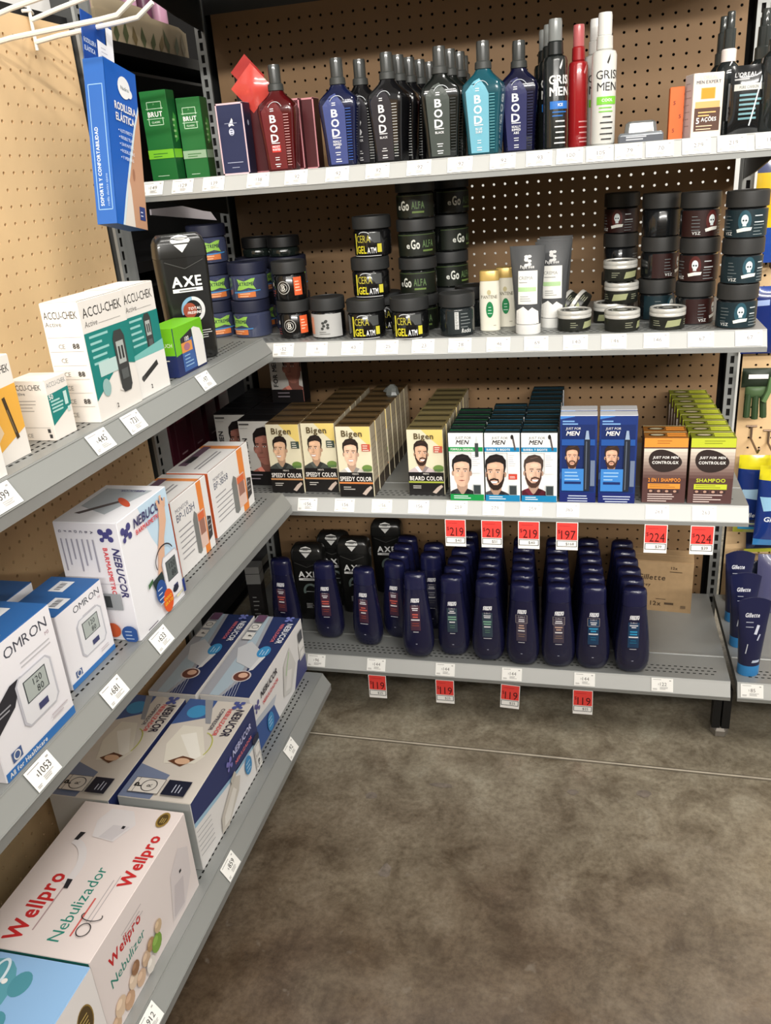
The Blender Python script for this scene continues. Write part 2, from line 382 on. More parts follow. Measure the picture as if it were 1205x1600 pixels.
# left-hand bay (runs toward the viewer)
gl = thing('gondola_shelving', 'grey gondola bay with three tilted-rail shelves of boxed medical devices', 'shelving', loc=(-.0136, -1.7392, 0), rz=90)
yh = -.5568 + 1.7392
pegboard('pegboard', gl, lambda a, b, d_: (a, d_, b), .02, 1.198, .86, 1.519, yh, 1.4853, PEG)
pegboard('pegboard', gl, lambda a, b, d_: (a, d_, b), .02, 1.198, .08, .857, yh, .7431, PEG)
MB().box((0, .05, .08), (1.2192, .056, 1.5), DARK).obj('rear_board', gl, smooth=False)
MB().box((0, .006, 1.519), (1.2192, .03, 1.534), BLKMET).obj('header_rail', gl, smooth=False)
upright(gl, 1.2192, .02, 1.60, w=.026); upright(gl, 0, .02, 1.60)
MB().box((1.235, -.008, .02), (1.262, .06, 1.6), STEEL).box((1.262, .0, .02), (1.285, .06, 1.6), STEEL).obj('end_post', gl, smooth=False)
for z, D in ((ZL[0], .283), (ZL[1], .283), (ZL[2], .325)): shelf(gl, .004, 1.2152, z, D, RAILL, lip=.044)
base_leg(gl, 1.2, -.1)
# bay beyond the left one: seen through from behind, dark shelves
go = thing('gondola_shelving', 'dark open shelving behind the left bay end, holding botanical print trays', 'shelving', loc=(-.04, -.44, 0))
for z in (1.522, 1.10, .62, .2):
    MB().box((-.42, 0, z - .022), (0, 1.16, z), BLKMET).box((-.42, 0, z - .056), (-.004, 1.16, z - .05), BLKMET).obj('shelf', go, smooth=False)
MB().box((-.46, -.02, .02), (-.44, 1.18, 1.9), DARK).obj('back_panel', go, smooth=False)
MB().box((-.44, 1.16, .02), (0, 1.18, 1.9), DARK).obj('end_panel', go, smooth=False)
# unseen shelving added behind the viewer to shade the lower shelves and floor
shade_gondola = thing('gondola_shelving', 'unseen beige gondola run added behind the viewer to shade the floor', 'shelving', loc=(4.6, -3.75, 0), rz=180)
MB().box((0, 0, .08), (5.4, .012, 1.86), PEG).obj('back_panel', shade_gondola, smooth=False)
for k in range(5): MB().box((k * 1.33 - .015, -.02, 0), (k * 1.33 + .015, .03, 1.86), STEELD).obj('upright', shade_gondola, smooth=False)
for z in (.16, .6, .95, 1.3, 1.62): shelf(shade_gondola, .006, 5.394, z, .415, RAILB, bracket=False, slots=False)
# ------------------------------------------------------------------ price tags on the rails
TAGW, TAGH = .046, .029
def tag_print(price, dark, wd=TAGW, h=TAGH):
    P = Print(flatmap()); P.rect(0, -h / 2, wd, h, (246, 245, 240))
    P.bars(-wd * .12, h * .36, wd * .6, 1, .003, .0011, (170, 168, 165))
    P.text('$', -.0008 * len(price) * 1.9 - .002, -h * .02, h * .13, (90, 86, 84) if dark else (176, 172, 168), 0, al='r'); P.text(price, -.0008 * len(price) * 1.9, -h * .08, h * (.30 if dark else .26), (60, 56, 54) if dark else (112, 106, 102), 0, al='l', maxw=wd * .55)
    P.rect(wd * .36, h * .3, .004, .002, (170, 168, 165))
    P.bars(wd * .1, -h * .2, wd * .42, 3, .0021, .0012, (190, 188, 185)); P.bars(-wd * .33, -h * .32, wd * .2, 2, .002, .001, (180, 178, 175))
    return P
_tm = {}
def tag_mesh(price, dark):
    if (price, dark) not in _tm:
        o = tag_print(price, dark).obj('price_tag', None); me = o.data; bpy.data.objects.remove(o); _tm[price, dark] = me
    return _tm[price, dark]
TILT = math.radians(-31.66)
def rail_tag(name_place, center, price, rz, where, group):
    o = mk('price_tag', tag_mesh(price, rz != 0)); o.location = center; o.rotation_euler = (TILT, 0, rz)
    return tag(o, 'white price tag reading %s on %s %s' % (price, name_place, where), 'price tag', group)
def back_tag(k, x0, x1, price, where):
    z = ZB[k]; D = DB; c = ony((x0 + x1) / 2, {0: 270, 1: 543, 2: 800, 3: 1045}[k], -D - .0095)
    n = Vector((0, -.030, .0185)).normalized()
    pos = Vector((c.x, -D - .00925, z - .015)) + n * .0028
    return rail_tag(('top back shelf', 'second back shelf', 'third back shelf', 'bottom back shelf')[k], pos, price, 0, where, 'price tags along the back shelf rails')
def red_tag(k, x0, x1, price, small, where, tilt=0):
    z = ZB[k]; c = ony((x0 + x1) / 2, {2: 815, 3: 1065}[k], -DB - .0195); w_ = .045 if k == 2 else .044; h = .062
    P = Print(flatmap()); P.rect(0, -h, w_, h, (248, 246, 242)); P.rect(0, -h * .64, w_ * .94, h * .62, (226, 66, 60))
    P.text('$', -w_ * .42, -h * .40, h * .13, (110, 26, 26), 0, al='l'); P.text(price, w_ * .06, -h * .60, h * .31, (70, 18, 18), 0, maxw=w_ * .66)
    P.bars(0, -h * .14, w_ * .7, 1, .002, .0012, (190, 50, 48)); P.frame(0, -h * .88, w_ * .92, h * .22, .0012, (20, 20, 20)); P.text('$' + small, .006, -h * .82, h * .1, (90, 90, 90), 0)
    o = P.obj('promotion_tag', None); o.location = (c.x, -DB - .0196, z - .0375); o.rotation_euler = (math.radians(-4), math.radians(tilt), 0)
    tag(o, 'red promotion tag reading %s hanging %s' % (price, where), 'price tag', 'red promotion tags')
T0 = [(218, 253, '149', 'under first green carton'), (263, 303, '129', 'under second green carton'), (312, 352, '139', 'under navy bordered carton'), (384, 421, '138', 'left of the red bottle'),
      (442, 483, '92', 'right of the red bottle'), (506, 549, '92', 'under blue sloped bottle'), (569, 612, '92', 'under striped black bottle'), (634, 677, '92', 'between the two black sloped bottles'),
      (697, 742, '92', 'between black and teal bottles'), (763, 809, '92', 'between teal and navy bottles'), (819, 866, '93', 'under tall black bottle'), (868, 912, '100', 'under tall red bottle'),
      (915, 958, '105', 'under tall white bottle'), (961, 1001, '79', 'under clear blister pack'), (1004, 1054, '70', 'right of clear blister pack'), (1061, 1110, '279', 'under orange and white carton'),
      (1113, 1166, '219', 'under black pouch'), (1175, 1222, '119', 'under large dark spray bottle')]
T1 = [(425, 461, '52', 'under stacked jars with round emblem'), (477, 514, '6', 'under silver label jar'), (532, 570, '40', 'under first yellow print jar'), (586, 625, '25', 'between the two yellow print jars'),
      (642, 681, '23', 'right of the yellow print jars'), (699, 739, '28', 'under lone dark jar'), (759, 799, '46', 'under white gold-cap bottle'), (817, 859, '69', 'under grey and white tube'),
      (877, 921, '140', 'under first flat tin'), (937, 981, '146', 'under middle flat tin'), (1002, 1048, '146', 'under flat tin nearest dark jar stacks'), (1071, 1117, '67', 'under red skull jars'), (1145, 1192, '67', 'under blue skull jars')]
T2 = [(465, 500, '156', 'under first portrait carton'), (523, 557, '156', 'under second portrait carton'), (580, 616, '156', 'right of third portrait carton'), (637, 673, '156', 'under beard colour carton'),
      (697, 732, '259', 'under green band carton'), (754, 789, '279', 'under middle teal band carton'), (811, 849, '259', 'under teal band carton with maroon shirt'), (868, 907, '365', 'under first blue pen carton'),
      (1006, 1048, '263', 'under brown and orange carton'), (1079, 1122, '263', 'under brown and lime carton')]
T3 = [(481, 512, '96', 'beside left bay end'), (573, 605, '144', 'under leaning navy bottles'), (680, 712, '144', 'under green print navy bottle'), (783, 817, '144', 'under bronze print navy bottle'),
      (896, 932, '144', 'under cyan print navy bottle'), (1017, 1056, '122', 'below empty deck'), (1162, 1196, '85', 'under squeeze tubes')]
for k, T in enumerate((T0, T1, T2, T3)):
    for a in T: back_tag(k, *a)
for x0, x1, p_, s_, wh in ((692, 731, '219', '40', 'below green band portrait carton'), (749, 788, '219', '51', 'below middle teal band carton'), (806, 847, '219', '40', 'below teal band carton with maroon shirt'),
                           (866, 907, '197', '168', 'below first blue pen carton'), (1005, 1047, '224', '39', 'below brown and orange carton'), (1077, 1121, '224', '39', 'below brown and lime carton')): red_tag(2, x0, x1, p_, s_, wh)
for x0, x1, tl, wh in ((572, 608, 0, 'below tag by leaning navy bottles'), (677, 713, 0, 'under green print navy bottle'), (781, 815, 3, 'under bronze print navy bottle, creased'), (892, 931, 0, 'under cyan print navy bottle')): red_tag(3, x0, x1, '119', '25', wh, tl)
def left_tag(k, px, py, price, where, D):
    z = ZL[k]; X = -.0136 + D + .00925; c = onx(px, py, X); n = Vector((.030, 0, .0185)).normalized()
    pos = Vector((X, c.y, z - .015)) + n * .0028
    rail_tag(('upper left shelf', 'middle left shelf', 'lowest left shelf')[k], pos, price, math.radians(90), where, 'price tags along the left shelf rails')
for a in ((0, 320, 598, '97', 'below black bottle and lime carton', .283), (0, 209, 669, '731', 'below teal meter cartons', .283), (0, 157, 698, '445', 'below small strip carton', .283), (0, 5, 797, '399', 'below amber carton', .283),
          (1, 252, 1006, '633', 'below arm picture carton', .283), (1, 179, 1090, '681', 'below smaller blue-edged monitor carton', .283), (1, 69, 1220, '1053', 'below larger blue-edged monitor carton', .283),
          (2, 454, 1177, '92', 'near far shelf end', .325), (2, 362, 1373, '859', 'beside white nebulizer carton', .325), (2, 236, 1612, '912', 'beside blue elephant carton', .325)): left_tag(*a)
# ------------------------------------------------------------------ cartons
def carton(name, label, cat, w_, d_, h, loc, rz=0, body=WHITE, side=None, top=None, group=None, rx=0, ry=0):
    """carton standing on loc (front bottom centre); front faces local -Y"""
    t = thing(name, label, cat, group, loc, rz, rx, ry); B = MB(); c = .0009
    m = mat(body, .45); ms = mat(side, .45) if side else m; mt = mat(top, .45) if top else m
    x = w_ / 2
    B.poly([(-x + c, 0, c), (x - c, 0, c), (x - c, 0, h - c), (-x + c, 0, h - c)], m)
    B.poly([(x, c, c), (x, d_ - c, c), (x, d_ - c, h - c), (x, c, h - c)], ms); B.poly([(-x, d_ - c, c), (-x, c, c), (-x, c, h - c), (-x, d_ - c, h - c)], ms)
    B.poly([(x - c, d_, c), (-x + c, d_, c), (-x + c, d_, h - c), (x - c, d_, h - c)], ms)
    B.poly([(-x + c, c, h), (x - c, c, h), (x - c, d_ - c, h), (-x + c, d_ - c, h)], mt); B.poly([(-x + c, d_ - c, 0), (x - c, d_ - c, 0), (x - c, c, 0), (-x + c, c, 0)], m)
    for z0, z1, mm in ((h - c, h, mt), (c, 0, m)):   # folded edges
        B.poly([(-x + c, 0, z0), (x - c, 0, z0), (x - c, c, z1), (-x + c, c, z1)], mm); B.poly([(x, c, z0), (x, d_ - c, z0), (x - c, d_ - c, z1), (x - c, c, z1)], mm)
        B.poly([(-x, d_ - c, z0), (-x, c, z0), (-x + c, c, z1), (-x + c, d_ - c, z1)], mm); B.poly([(x - c, d_, z0), (-x + c, d_, z0), (-x + c, d_ - c, z1), (x - c, d_ - c, z1)], mm)
    for s, a in ((1, m), (-1, m)):
        B.poly([(s * x, c, c), (s * (x - c), 0, c), (s * (x - c), 0, h - c), (s * x, c, h - c)], a); B.poly([(s * x, d_ - c, c), (s * (x - c), d_, c), (s * (x - c), d_, h - c), (s * x, d_ - c, h - c)], ms)
    B.obj('carton_body', t, smooth=False)
    g = .0006; f = {'front': Print(lambda u, v, e: (u, -e, v), clip=(-x + g, g, x - g, h - g)), 'left': Print(lambda u, v, e: (-x - e, d_ / 2 - u, v), clip=(-d_ / 2 + g, g, d_ / 2 - g, h - g)), 'right': Print(lambda u, v, e: (x + e, d_ / 2 + u, v), clip=(-d_ / 2 + g, g, d_ / 2 - g, h - g)), 'top': Print(lambda u, v, e: (u, v, h + e), clip=(-x + g, g, x - g, d_ - g))}
    f['cols'] = {'front': m, 'left': ms, 'right': ms, 'top': mt}
    return t, f
def flush(t, f):
    for k, nm in (('front', 'printed_front'), ('left', 'printed_side'), ('right', 'printed_side'), ('top', 'printed_top')):
        if f[k].t:
            a, b, c, d = f[k].clip; q = f['cols'][k]; f[k].t[:0] = [([(a, b), (c, b), (c, d)], q, -1), ([(a, b), (c, d), (a, d)], q, -1)]
            f[k].obj(nm, t)
    return t
def flap(f, w_, d_):      # tuck-flap slit along a carton top
    f['top'].rect(0, .0012, w_ * .96, .0008, (60, 55, 50)); f['top'].rect(-w_ * .36, .002, .0008, d_ * .2, (120, 115, 110)); f['top'].rect(w_ * .36, .002, .0008, d_ * .2, (120, 115, 110))
def lbox(k, name, label, Xf, Ya, Yb, d_, h, z=None, **kw):
    """carton on a left shelf, front facing the aisle (+X); Ya nearer, Yb farther"""
    z = ZL[k] if z is None else z
    return carton(name, label, kw.pop('cat', 'carton'), Yb - Ya, d_, h, (Xf, (Ya + Yb) / 2, z), rz=90, **kw)
TEAL = (16, 128, 122); INK = (38, 36, 36); LG = (150, 148, 145)
# ---- upper left shelf
def meter(P, u, v, s, rot=0):
    cr, sr = math.cos(rot), math.sin(rot)
    def q(pts): return [(u + (a * cr - b * sr) * s, v + (a * sr + b * cr) * s) for a, b in pts]
    P.poly(q([(-.16, -.42), (-.1, -.5), (.1, -.5), (.16, -.42), (.17, .36), (.1, .47), (-.1, .47), (-.17, .36)]), (58, 60, 60))
    P.poly(q([(-.11, -.05), (.11, -.05), (.11, .3), (-.11, .3)]), (176, 182, 178)); P.poly(q([(-.07, .02), (-.02, .02), (-.02, .22), (-.07, .22)]), (40, 44, 44)); P.poly(q([(.02, .02), (.07, .02), (.07, .22), (.02, .22)]), (40, 44, 44))
    P.poly(q([(-.1, -.3), (.1, -.3), (.1, -.14), (-.1, -.14)]), (88, 92, 92))
def accu(label, Xf, Ya, Yb, rz=0):
    wd = Yb - Ya; h = .160; t, f = lbox(0, 'meter_carton', label, Xf, Ya, Yb, .056, h, body=(236, 231, 224), group='teal and white meter cartons')
    F = f['front']; F.text('ACCU-CHEK', -wd * .44, h * .86, .0125, INK, 0, al='l', maxw=wd * .86); F.text('Active', -wd * .44, h * .785, .0075, (110, 108, 106), 0, al='l', sh=.15); F.rect(wd * .1, h * .79, wd * .5, .0005, LG)
    F.poly([(-wd * .5, h * .18), (wd * .12, h * .42), (wd * .5, h * .42 if rz else h * .36), (wd * .5, h * .74), (-wd * .5, h * .74)], TEAL)
    F.bars(-wd * .2, h * .69, wd * .42, 5, h * .055, .0032, (150, 205, 200))
    if not rz:
        F.rect(-wd * .12, h * .36, wd * .42, h * .12, (190, 216, 212)); F.ell(-wd * .25, h * .26, .010, .012, (150, 185, 182)); F.poly([(wd * .02, h * .19), (wd * .28, h * .42), (wd * .28, h * .3), (wd * .1, h * .17)], (226, 222, 216))
        meter(F, wd * .2, h * .43, .088, 0)
    else:
        meter(F, wd * .12, h * .55, .062, 0); F.poly([(-wd * .5, h * .36), (wd * .5, h * .36), (wd * .5, h * .46), (-wd * .5, h * .4)], (120, 190, 184)); F.line((-wd * .3, h * .2), (wd * .18, h * .27), .008, (40, 40, 40))
        F.poly([(-wd * .5, 0), (wd * .5, 0), (wd * .5, h * .36), (-wd * .5, h * .36)], (238, 235, 230)); F.line((-wd * .34, h * .17), (wd * .2, h * .27), .008, (44, 44, 44)); F.ell(-wd * .3, h * .18, .006, .004, (70, 70, 70))
    F.text('2', -wd * .1, h * .06, .006, INK, 1)
    Lf = f['left']; d_ = .056; Lf.text('ACCU-CHEK', -d_ * .44, h * .87, .0095, INK, 0, al='l', maxw=d_ * .88); Lf.text('Active', -d_ * .44, h * .81, .006, (110, 108, 106), 0, al='l')
    for i in range(6): Lf.rect(0, h * (.72 - .115 * i), d_ * .9, .0004, LG); Lf.text('CE', -d_ * .12, h * (.63 - .115 * i), .006, (140, 138, 134), 0); Lf.text('88', d_ * .26, h * (.63 - .115 * i), .0065, (60, 58, 56), 1) if i % 2 == 0 else None
    flap(f, wd, d_); return flush(t, f)
accu('white and teal meter carton with larger device picture, in front of its twin', .2625, -1.1003, -.9889)
accu('white and teal meter carton with pen picture, beside lime carton', .258, -.9875, -.894, 1)
wd, h = .0445, .078
t, f = lbox(0, 'strip_carton', 'small white and teal test strip carton in front of the meter cartons', .247, -1.1795, -1.1345, .052, h, body=(236, 230, 222)); F = f['front']
F.text('ACCU-CHEK', 0, h * .86, .006, (150, 150, 150), 0, maxw=wd * .9); F.poly([(-wd * .5, h * .25), (wd * .5, h * .48), (wd * .5, h * .78), (-wd * .5, h * .75)], TEAL); F.text('50', -wd * .36, h * .67, .006, WHITE, 1); F.bars(-wd * .12, h * .62, wd * .6, 4, h * .055, .0022, (170, 214, 206)); F.rect(wd * .28, h * .5, wd * .16, h * .22, (196, 226, 220)); F.rect(wd * .33, h * .38, wd * .12, h * .08, (196, 226, 220))
F = f['left']; d_ = .052; F.text('ACCU-CHEK', -d_ * .42, h * .84, .007, INK, 0, al='l', maxw=d_ * .8); F.text('Active', -d_ * .42, h * .76, .004, LG, 1, al='l'); F.bars(-d_ * .02, h * .66, d_ * .8, 4, h * .055, .0008, (150, 146, 142)); F.rect(0, h * .22, d_ * .8, .0004, LG); F.text('CE', -d_ * .2, h * .06, .005, LG, 0); F.rect(d_ * .38, h * .05, .004, .005, (60, 60, 60)); F.rect(d_ * .36, h * .14, .004, .005, (60, 60, 60))
flush(t, f)
wd, h = .055, .122
t, f = lbox(0, 'lancet_carton', 'amber and white lancing pen carton beside small teal strip carton', .2425, -1.2815, -1.2264, .05, h, body=(238, 232, 224)); F = f['front']
F.text('ACCU-CHEK', wd * .42, h * .84, .009, INK, 0, al='r', maxw=wd * .95); F.poly([(-wd * .5, h * .12), (wd * .5, h * .28), (wd * .5, h * .72), (-wd * .5, h * .7)], (238, 178, 72)); F.poly([(-wd * .5, h * .2), (-wd * .2, h * .3), (-wd * .3, h * .44), (-wd * .5, h * .46)], (232, 206, 170)); F.line((wd * .02, h * .62), (wd * .2, h * .2), .0055, (66, 52, 34)); F.line((wd * .05, h * .5), (wd * .16, h * .26), .002, (120, 100, 70)); flush(t, f)
t, f = lbox(0, 'lancet_carton', 'white and blue corner carton cut off beside amber carton', .266, -1.372, -1.3032, .05, .11, body=(240, 237, 232)); f['front'].poly([(-.034, .03), (.034, .045), (.034, .075), (-.034, .08)], (150, 190, 205)); f['front'].bars(0, .022, .05, 3, .006, .0012, LG); flush(t, f)
# lime / navy glucose cartons
def lime(label, Xf, Ya, Yb, z, rz=0, full=True):
    wd = Yb - Ya; h = .080; t, f = lbox(0, 'glucose_carton', label, Xf, Ya, Yb, .05, h, z=z, body=(26, 40, 92), top=(112, 190, 24), side=(26, 40, 92), group='lime and navy glucose cartons'); t.rotation_euler[2] += math.radians(rz)
    F = f['front']; F.poly([(-wd / 2, h * .42), (wd / 2, h * .55), (wd / 2, h), (-wd / 2, h)], (112, 190, 24)); F.poly([(-wd * .3, h * .06), (wd * .16, h * .06), (wd * .1, h * .86), (-wd * .3, h * .74)], (58, 96, 160)); F.poly([(-wd * .3, h * .62), (wd * .1, h * .7), (wd * .1, h * .86), (-wd * .3, h * .74)], (40, 34, 44)); F.rect(-wd * .12, h * .44, wd * .36, h * .2, (226, 150, 72)); F.ell(-wd * .12, h * .54, .011, .006, (170, 110, 130)); F.text('100', -wd * .1, h * .66, .007, WHITE, 1); F.bars(-wd * .1, h * .36, wd * .3, 4, h * .07, .002, (140, 180, 220))
    F.poly([(wd * .14, h * .05), (wd * .46, h * .05), (wd * .46, h * .62), (wd * .38, h * .8), (wd * .18, h * .88), (wd * .1, h * .86)], (238, 236, 232))
    F = f['left']; F.rect(0, h * .45, .05, h * .55, (112, 190, 24)); F.text('ONETOUCH', .0, h * .62, .006, (220, 240, 200), 1, maxw=.042); F.bars(0, h * .34, .036, 2, .008, .0016, WHITE); F.bars(0, h * .16, .03, 2, .006, .001, (140, 160, 200)); return flush(t, f)
lime('lime and navy glucose carton with orange panel, front of the black bottle', .2545, -.851, -.745, ZL[0])
t, f = lbox(0, 'glucose_carton', 'tall navy and lime carton behind the front lime carton', .196, -.866, -.806, .045, .125, body=(112, 190, 24), group='lime and navy glucose cartons'); F = f['front']; F.rect(0, .085, .06, .04, (26, 40, 92)); F.text('TOUCH', 0, .095, .014, WHITE, 1, maxw=.052); F.bars(0, .076, .04, 4, .012, .002, (226, 244, 200)); flush(t, f)
# ---- middle left shelf
def curved_dev(P, u, v, w_, h, body=(232, 232, 236), screen=(176, 184, 180), rot=0):
    P.poly([(u - w_ * .5, v + h * .12), (u - w_ * .38, v), (u + w_ * .38, v), (u + w_ * .5, v + h * .12), (u + w_ * .5, v + h * .88), (u + w_ * .38, v + h), (u - w_ * .38, v + h), (u - w_ * .5, v + h * .88)], (196, 196, 204))
    i = .05; P.poly([(u - w_ * (.5 - i), v + h * .14), (u - w_ * .36, v + h * .03), (u + w_ * .36, v + h * .03), (u + w_ * (.5 - i), v + h * .14), (u + w_ * (.5 - i), v + h * .87), (u + w_ * .36, v + h * .97), (u - w_ * .36, v + h * .97), (u - w_ * (.5 - i), v + h * .87)], body)
    P.rect(u, v + h * .42, w_ * .62, h * .44, (70, 76, 80)); P.rect(u, v + h * .44, w_ * .57, h * .4, screen); P.text('120', u + w_ * .05, v + h * .66, h * .13, (40, 44, 48), 0); P.text('80', u + w_ * .08, v + h * .48, h * .13, (40, 44, 48), 0); P.rect(u + w_ * .05, v + h * .14, w_ * .26, h * .13, (66, 70, 110))
def omron(label, Xf, Ya, Yb, d_, h, big):
    wd = Yb - Ya; t, f = lbox(1, 'monitor_carton', label, Xf, Ya, Yb, d_, h, body=(240, 238, 242), top=(44, 98, 160), side=(228, 226, 230), group='blue-edged monitor cartons')
    F = f['front']; F.text('OMRON', wd * .42, h * .85, h * .085, (70, 72, 84), 0, al='r', maxw=wd * .58, sx=1.25); F.text('M2' if not big else 'M3', wd * .42, h * .79, h * .03, (170, 140, 150), 0, al='r'); F.bars(wd * .2, h * .74, wd * .42, 2, h * .035, h * .012, (196, 194, 198)); F.rect(0, 0, wd, h * .075, (52, 116, 186))
    if big: F.text('All for Healthcare', -wd * .2, h * .02, h * .038, WHITE, 1, maxw=wd * .55)
    F.rect(-wd * .32, h * .1, wd * .13, h * .085, (74, 98, 146)); F.ring(-wd * .32, h * .142, wd * .045, wd * .045, wd * .012, WHITE)
    if big: F.poly([(-wd * .5, h * .36), (-wd * .2, h * .48), (-wd * .05, h * .66), (-wd * .2, h * .66), (-wd * .5, h * .54)], (44, 44, 50)); F.bars(-wd * .3, h * .52, wd * .2, 2, h * .03, h * .012, (160, 160, 166))
    curved_dev(F, wd * .1, h * .24, wd * (.5 if big else .56), h * (.42 if big else .5)); F.bars(wd * .3, h * .17, wd * .24, 2, h * .03, h * .01, (200, 190, 196))
    T = f['top']; T.rect(-wd * .18, d_ * .1, wd * .26, d_ * .3, (226, 228, 232)); T.rect(wd * .24, d_ * .4, wd * .28, d_ * .3, (226, 228, 232))
    for P, cx, cy in ((T, -wd * .18, d_ * .2), (T, wd * .24, d_ * .5)):
        for i in range(9): P.rect(cx - wd * .09 + i * wd * .022, cy, wd * (.008 + .006 * (i % 3 == 0)), d_ * .12, (60, 60, 70)); P.lay -= 1
    return flush(t, f)
omron('larger white and blue blood pressure monitor carton with black cuff picture', .267, -1.4315, -1.2950, .10, .159, True)
omron('smaller white and blue blood pressure monitor carton behind the larger one', .2365, -1.2524, -1.1442, .078, .1138, False)
t, f = lbox(1, 'monitor_carton', 'blue topped monitor carton pushed back behind the two front monitor cartons', .145, -1.30, -1.17, .09, .118, body=(236, 236, 240), top=(44, 98, 160), group='blue-edged monitor cartons'); f['top'].rect(-.02, .03, .05, .03, (226, 228, 232)); f['top'].bars(-.02, .05, .04, 4, .005, .0018, (90, 90, 100)); flush(t, f)
def molecule(P, u, v, s, c=(72, 70, 128)):
    s *= 1.15
    for a, b, r in ((0, 0, .34), (.44, .38, .32), (-.44, .32, .30), (.45, -.36, .28), (-.42, -.42, .22)): P.line((u, v), (u + a * s, v + b * s), .2 * s, c); P.ell(u + a * s, v + b * s, r * s, r * s, c, 12)
wd, h, d_ = .145, .190, .102
t, f = lbox(1, 'monitor_carton', 'large white carton with arm and cuff picture on middle left shelf', .266, -1.1217, -.9772, d_, h, body=(238, 238, 242), side=(232, 231, 236)); F = f['front']
F.poly([(-wd * .1, h), (wd * .5, h), (wd * .5, h * .35), (wd * .3, h * .38), (wd * .05, h * .7)], (196, 222, 240)); molecule(F, -wd * .38, h * .88, .016); F.text('NEBUCOR', -wd * .24, h * .87, .014, (60, 56, 104), 1, sh=.2, al='l', maxw=wd * .62); F.text('BARMASMETRO', -wd * .22, h * .81, .0075, (214, 60, 66), 1, al='l', maxw=wd * .5)
F.poly([(wd * .02, h * .36), (wd * .16, h * .34), (wd * .27, h * .62), (wd * .37, h * .74), (wd * .4, h * .9), (wd * .33, h * .93), (wd * .26, h * .88), (wd * .22, h * .74), (wd * .13, h * .6)], (222, 178, 150)); F.line((wd * .28, h * .86), (wd * .25, h * .95), .006, (222, 178, 150)); F.line((wd * .33, h * .9), (wd * .33, h * .97), .006, (222, 178, 150)); F.line((wd * .38, h * .86), (wd * .41, h * .93), .005, (222, 178, 150))
F.poly([(-wd * .12, h * .36), (wd * .1, h * .38), (wd * .12, h * .26), (-wd * .06, h * .22)], (46, 60, 60)); F.poly([(-wd * .2, h * .37), (-wd * .1, h * .39), (-wd * .1, h * .36), (-wd * .2, h * .33)], (70, 110, 70)); F.ring(wd * .2, h * .46, wd * .2, h * .12, .0022, (50, 46, 50), 20, 200)
F.poly([(wd * .3, h * .42), (wd * .46, h * .42), (wd * .48, h * .08), (wd * .3, h * .06)], (244, 240, 180)); curved_dev(F, wd * .29, h * .08, wd * .36, h * .40, (236, 236, 240), (96, 104, 104)); F.ell(wd * .29, h * .15, .009, .0055, (40, 44, 60)); F.rect(wd * .47, h * .05, wd * .05, h * .12, (40, 60, 130))
F.ell(wd * .0, h * .235, .0155, .019, (46, 84, 150)); F.ell(wd * .1, h * .115, .0155, .019, (226, 92, 40)); F.bars(wd * .0, h * .26, .02, 4, .008, .002, (190, 206, 230)); F.text('ENVIO', wd * .1, h * .13, .005, (250, 200, 60), 1); F.text('GRATIS', wd * .1, h * .09, .005, (250, 200, 60), 1); F.bars(-wd * .2, h * .04, wd * .36, 1, .004, .002, (120, 116, 130))
F = f['left']; molecule(F, d_ * .3, h * .9, .014)
F.text('NEBUCOR', d_ * .36, h * .80, .0115, (60, 56, 104), 1, sh=.2, al='l', rot=-90, maxw=h * .5); F.text('BARMASMETRO', d_ * .22, h * .80, .007, (214, 60, 66), 1, al='l', rot=-90, maxw=h * .4)
for i in range(7): F.text('GFEDCBA'[i], d_ * (-.42 + .085 * i), h * .93, .0042, (90, 88, 110), 1, rot=-90); F.rect(d_ * (-.41 + .085 * i), h * (.60 + .05 * (i % 3)), .0022, h * (.27 - .05 * (i % 3)), (160, 158, 172))
F.rect(-d_ * .0, h * .5, d_, .0006, (180, 178, 190)); F.rect(d_ * .2, h * .28, d_ * .3, h * .14, (150, 154, 158)); F.rect(d_ * .14, h * .3, d_ * .1, h * .1, (60, 64, 66)); F.ell(d_ * .38, h * .07, .014, .014, (46, 84, 150)); F.ell(d_ * .12, h * .1, .012, .012, (200, 90, 50)); F.bars(d_ * .38, h * .09, .016, 3, .006, .0016, (170, 190, 220))
T = f['top']; T.poly([(-wd * .3, d_ * .35), (wd * .36, d_ * .1), (wd * .4, d_ * .9), (-wd * .1, d_ * .9)], (178, 186, 192)); T.poly([(-wd * .3, d_ * .75), (-wd * .28, d_ * .85), (wd * .1, d_ * .36), (wd * .06, d_ * .3)], (90, 84, 86)); T.ell(wd * .02, d_ * .3, .024, .006, (206, 88, 60), rot=.8); T.text('NEBUCOR', wd * .35, d_ * .2, .006, (90, 84, 130), 1, rot=90, al='l')
flush(t, f)
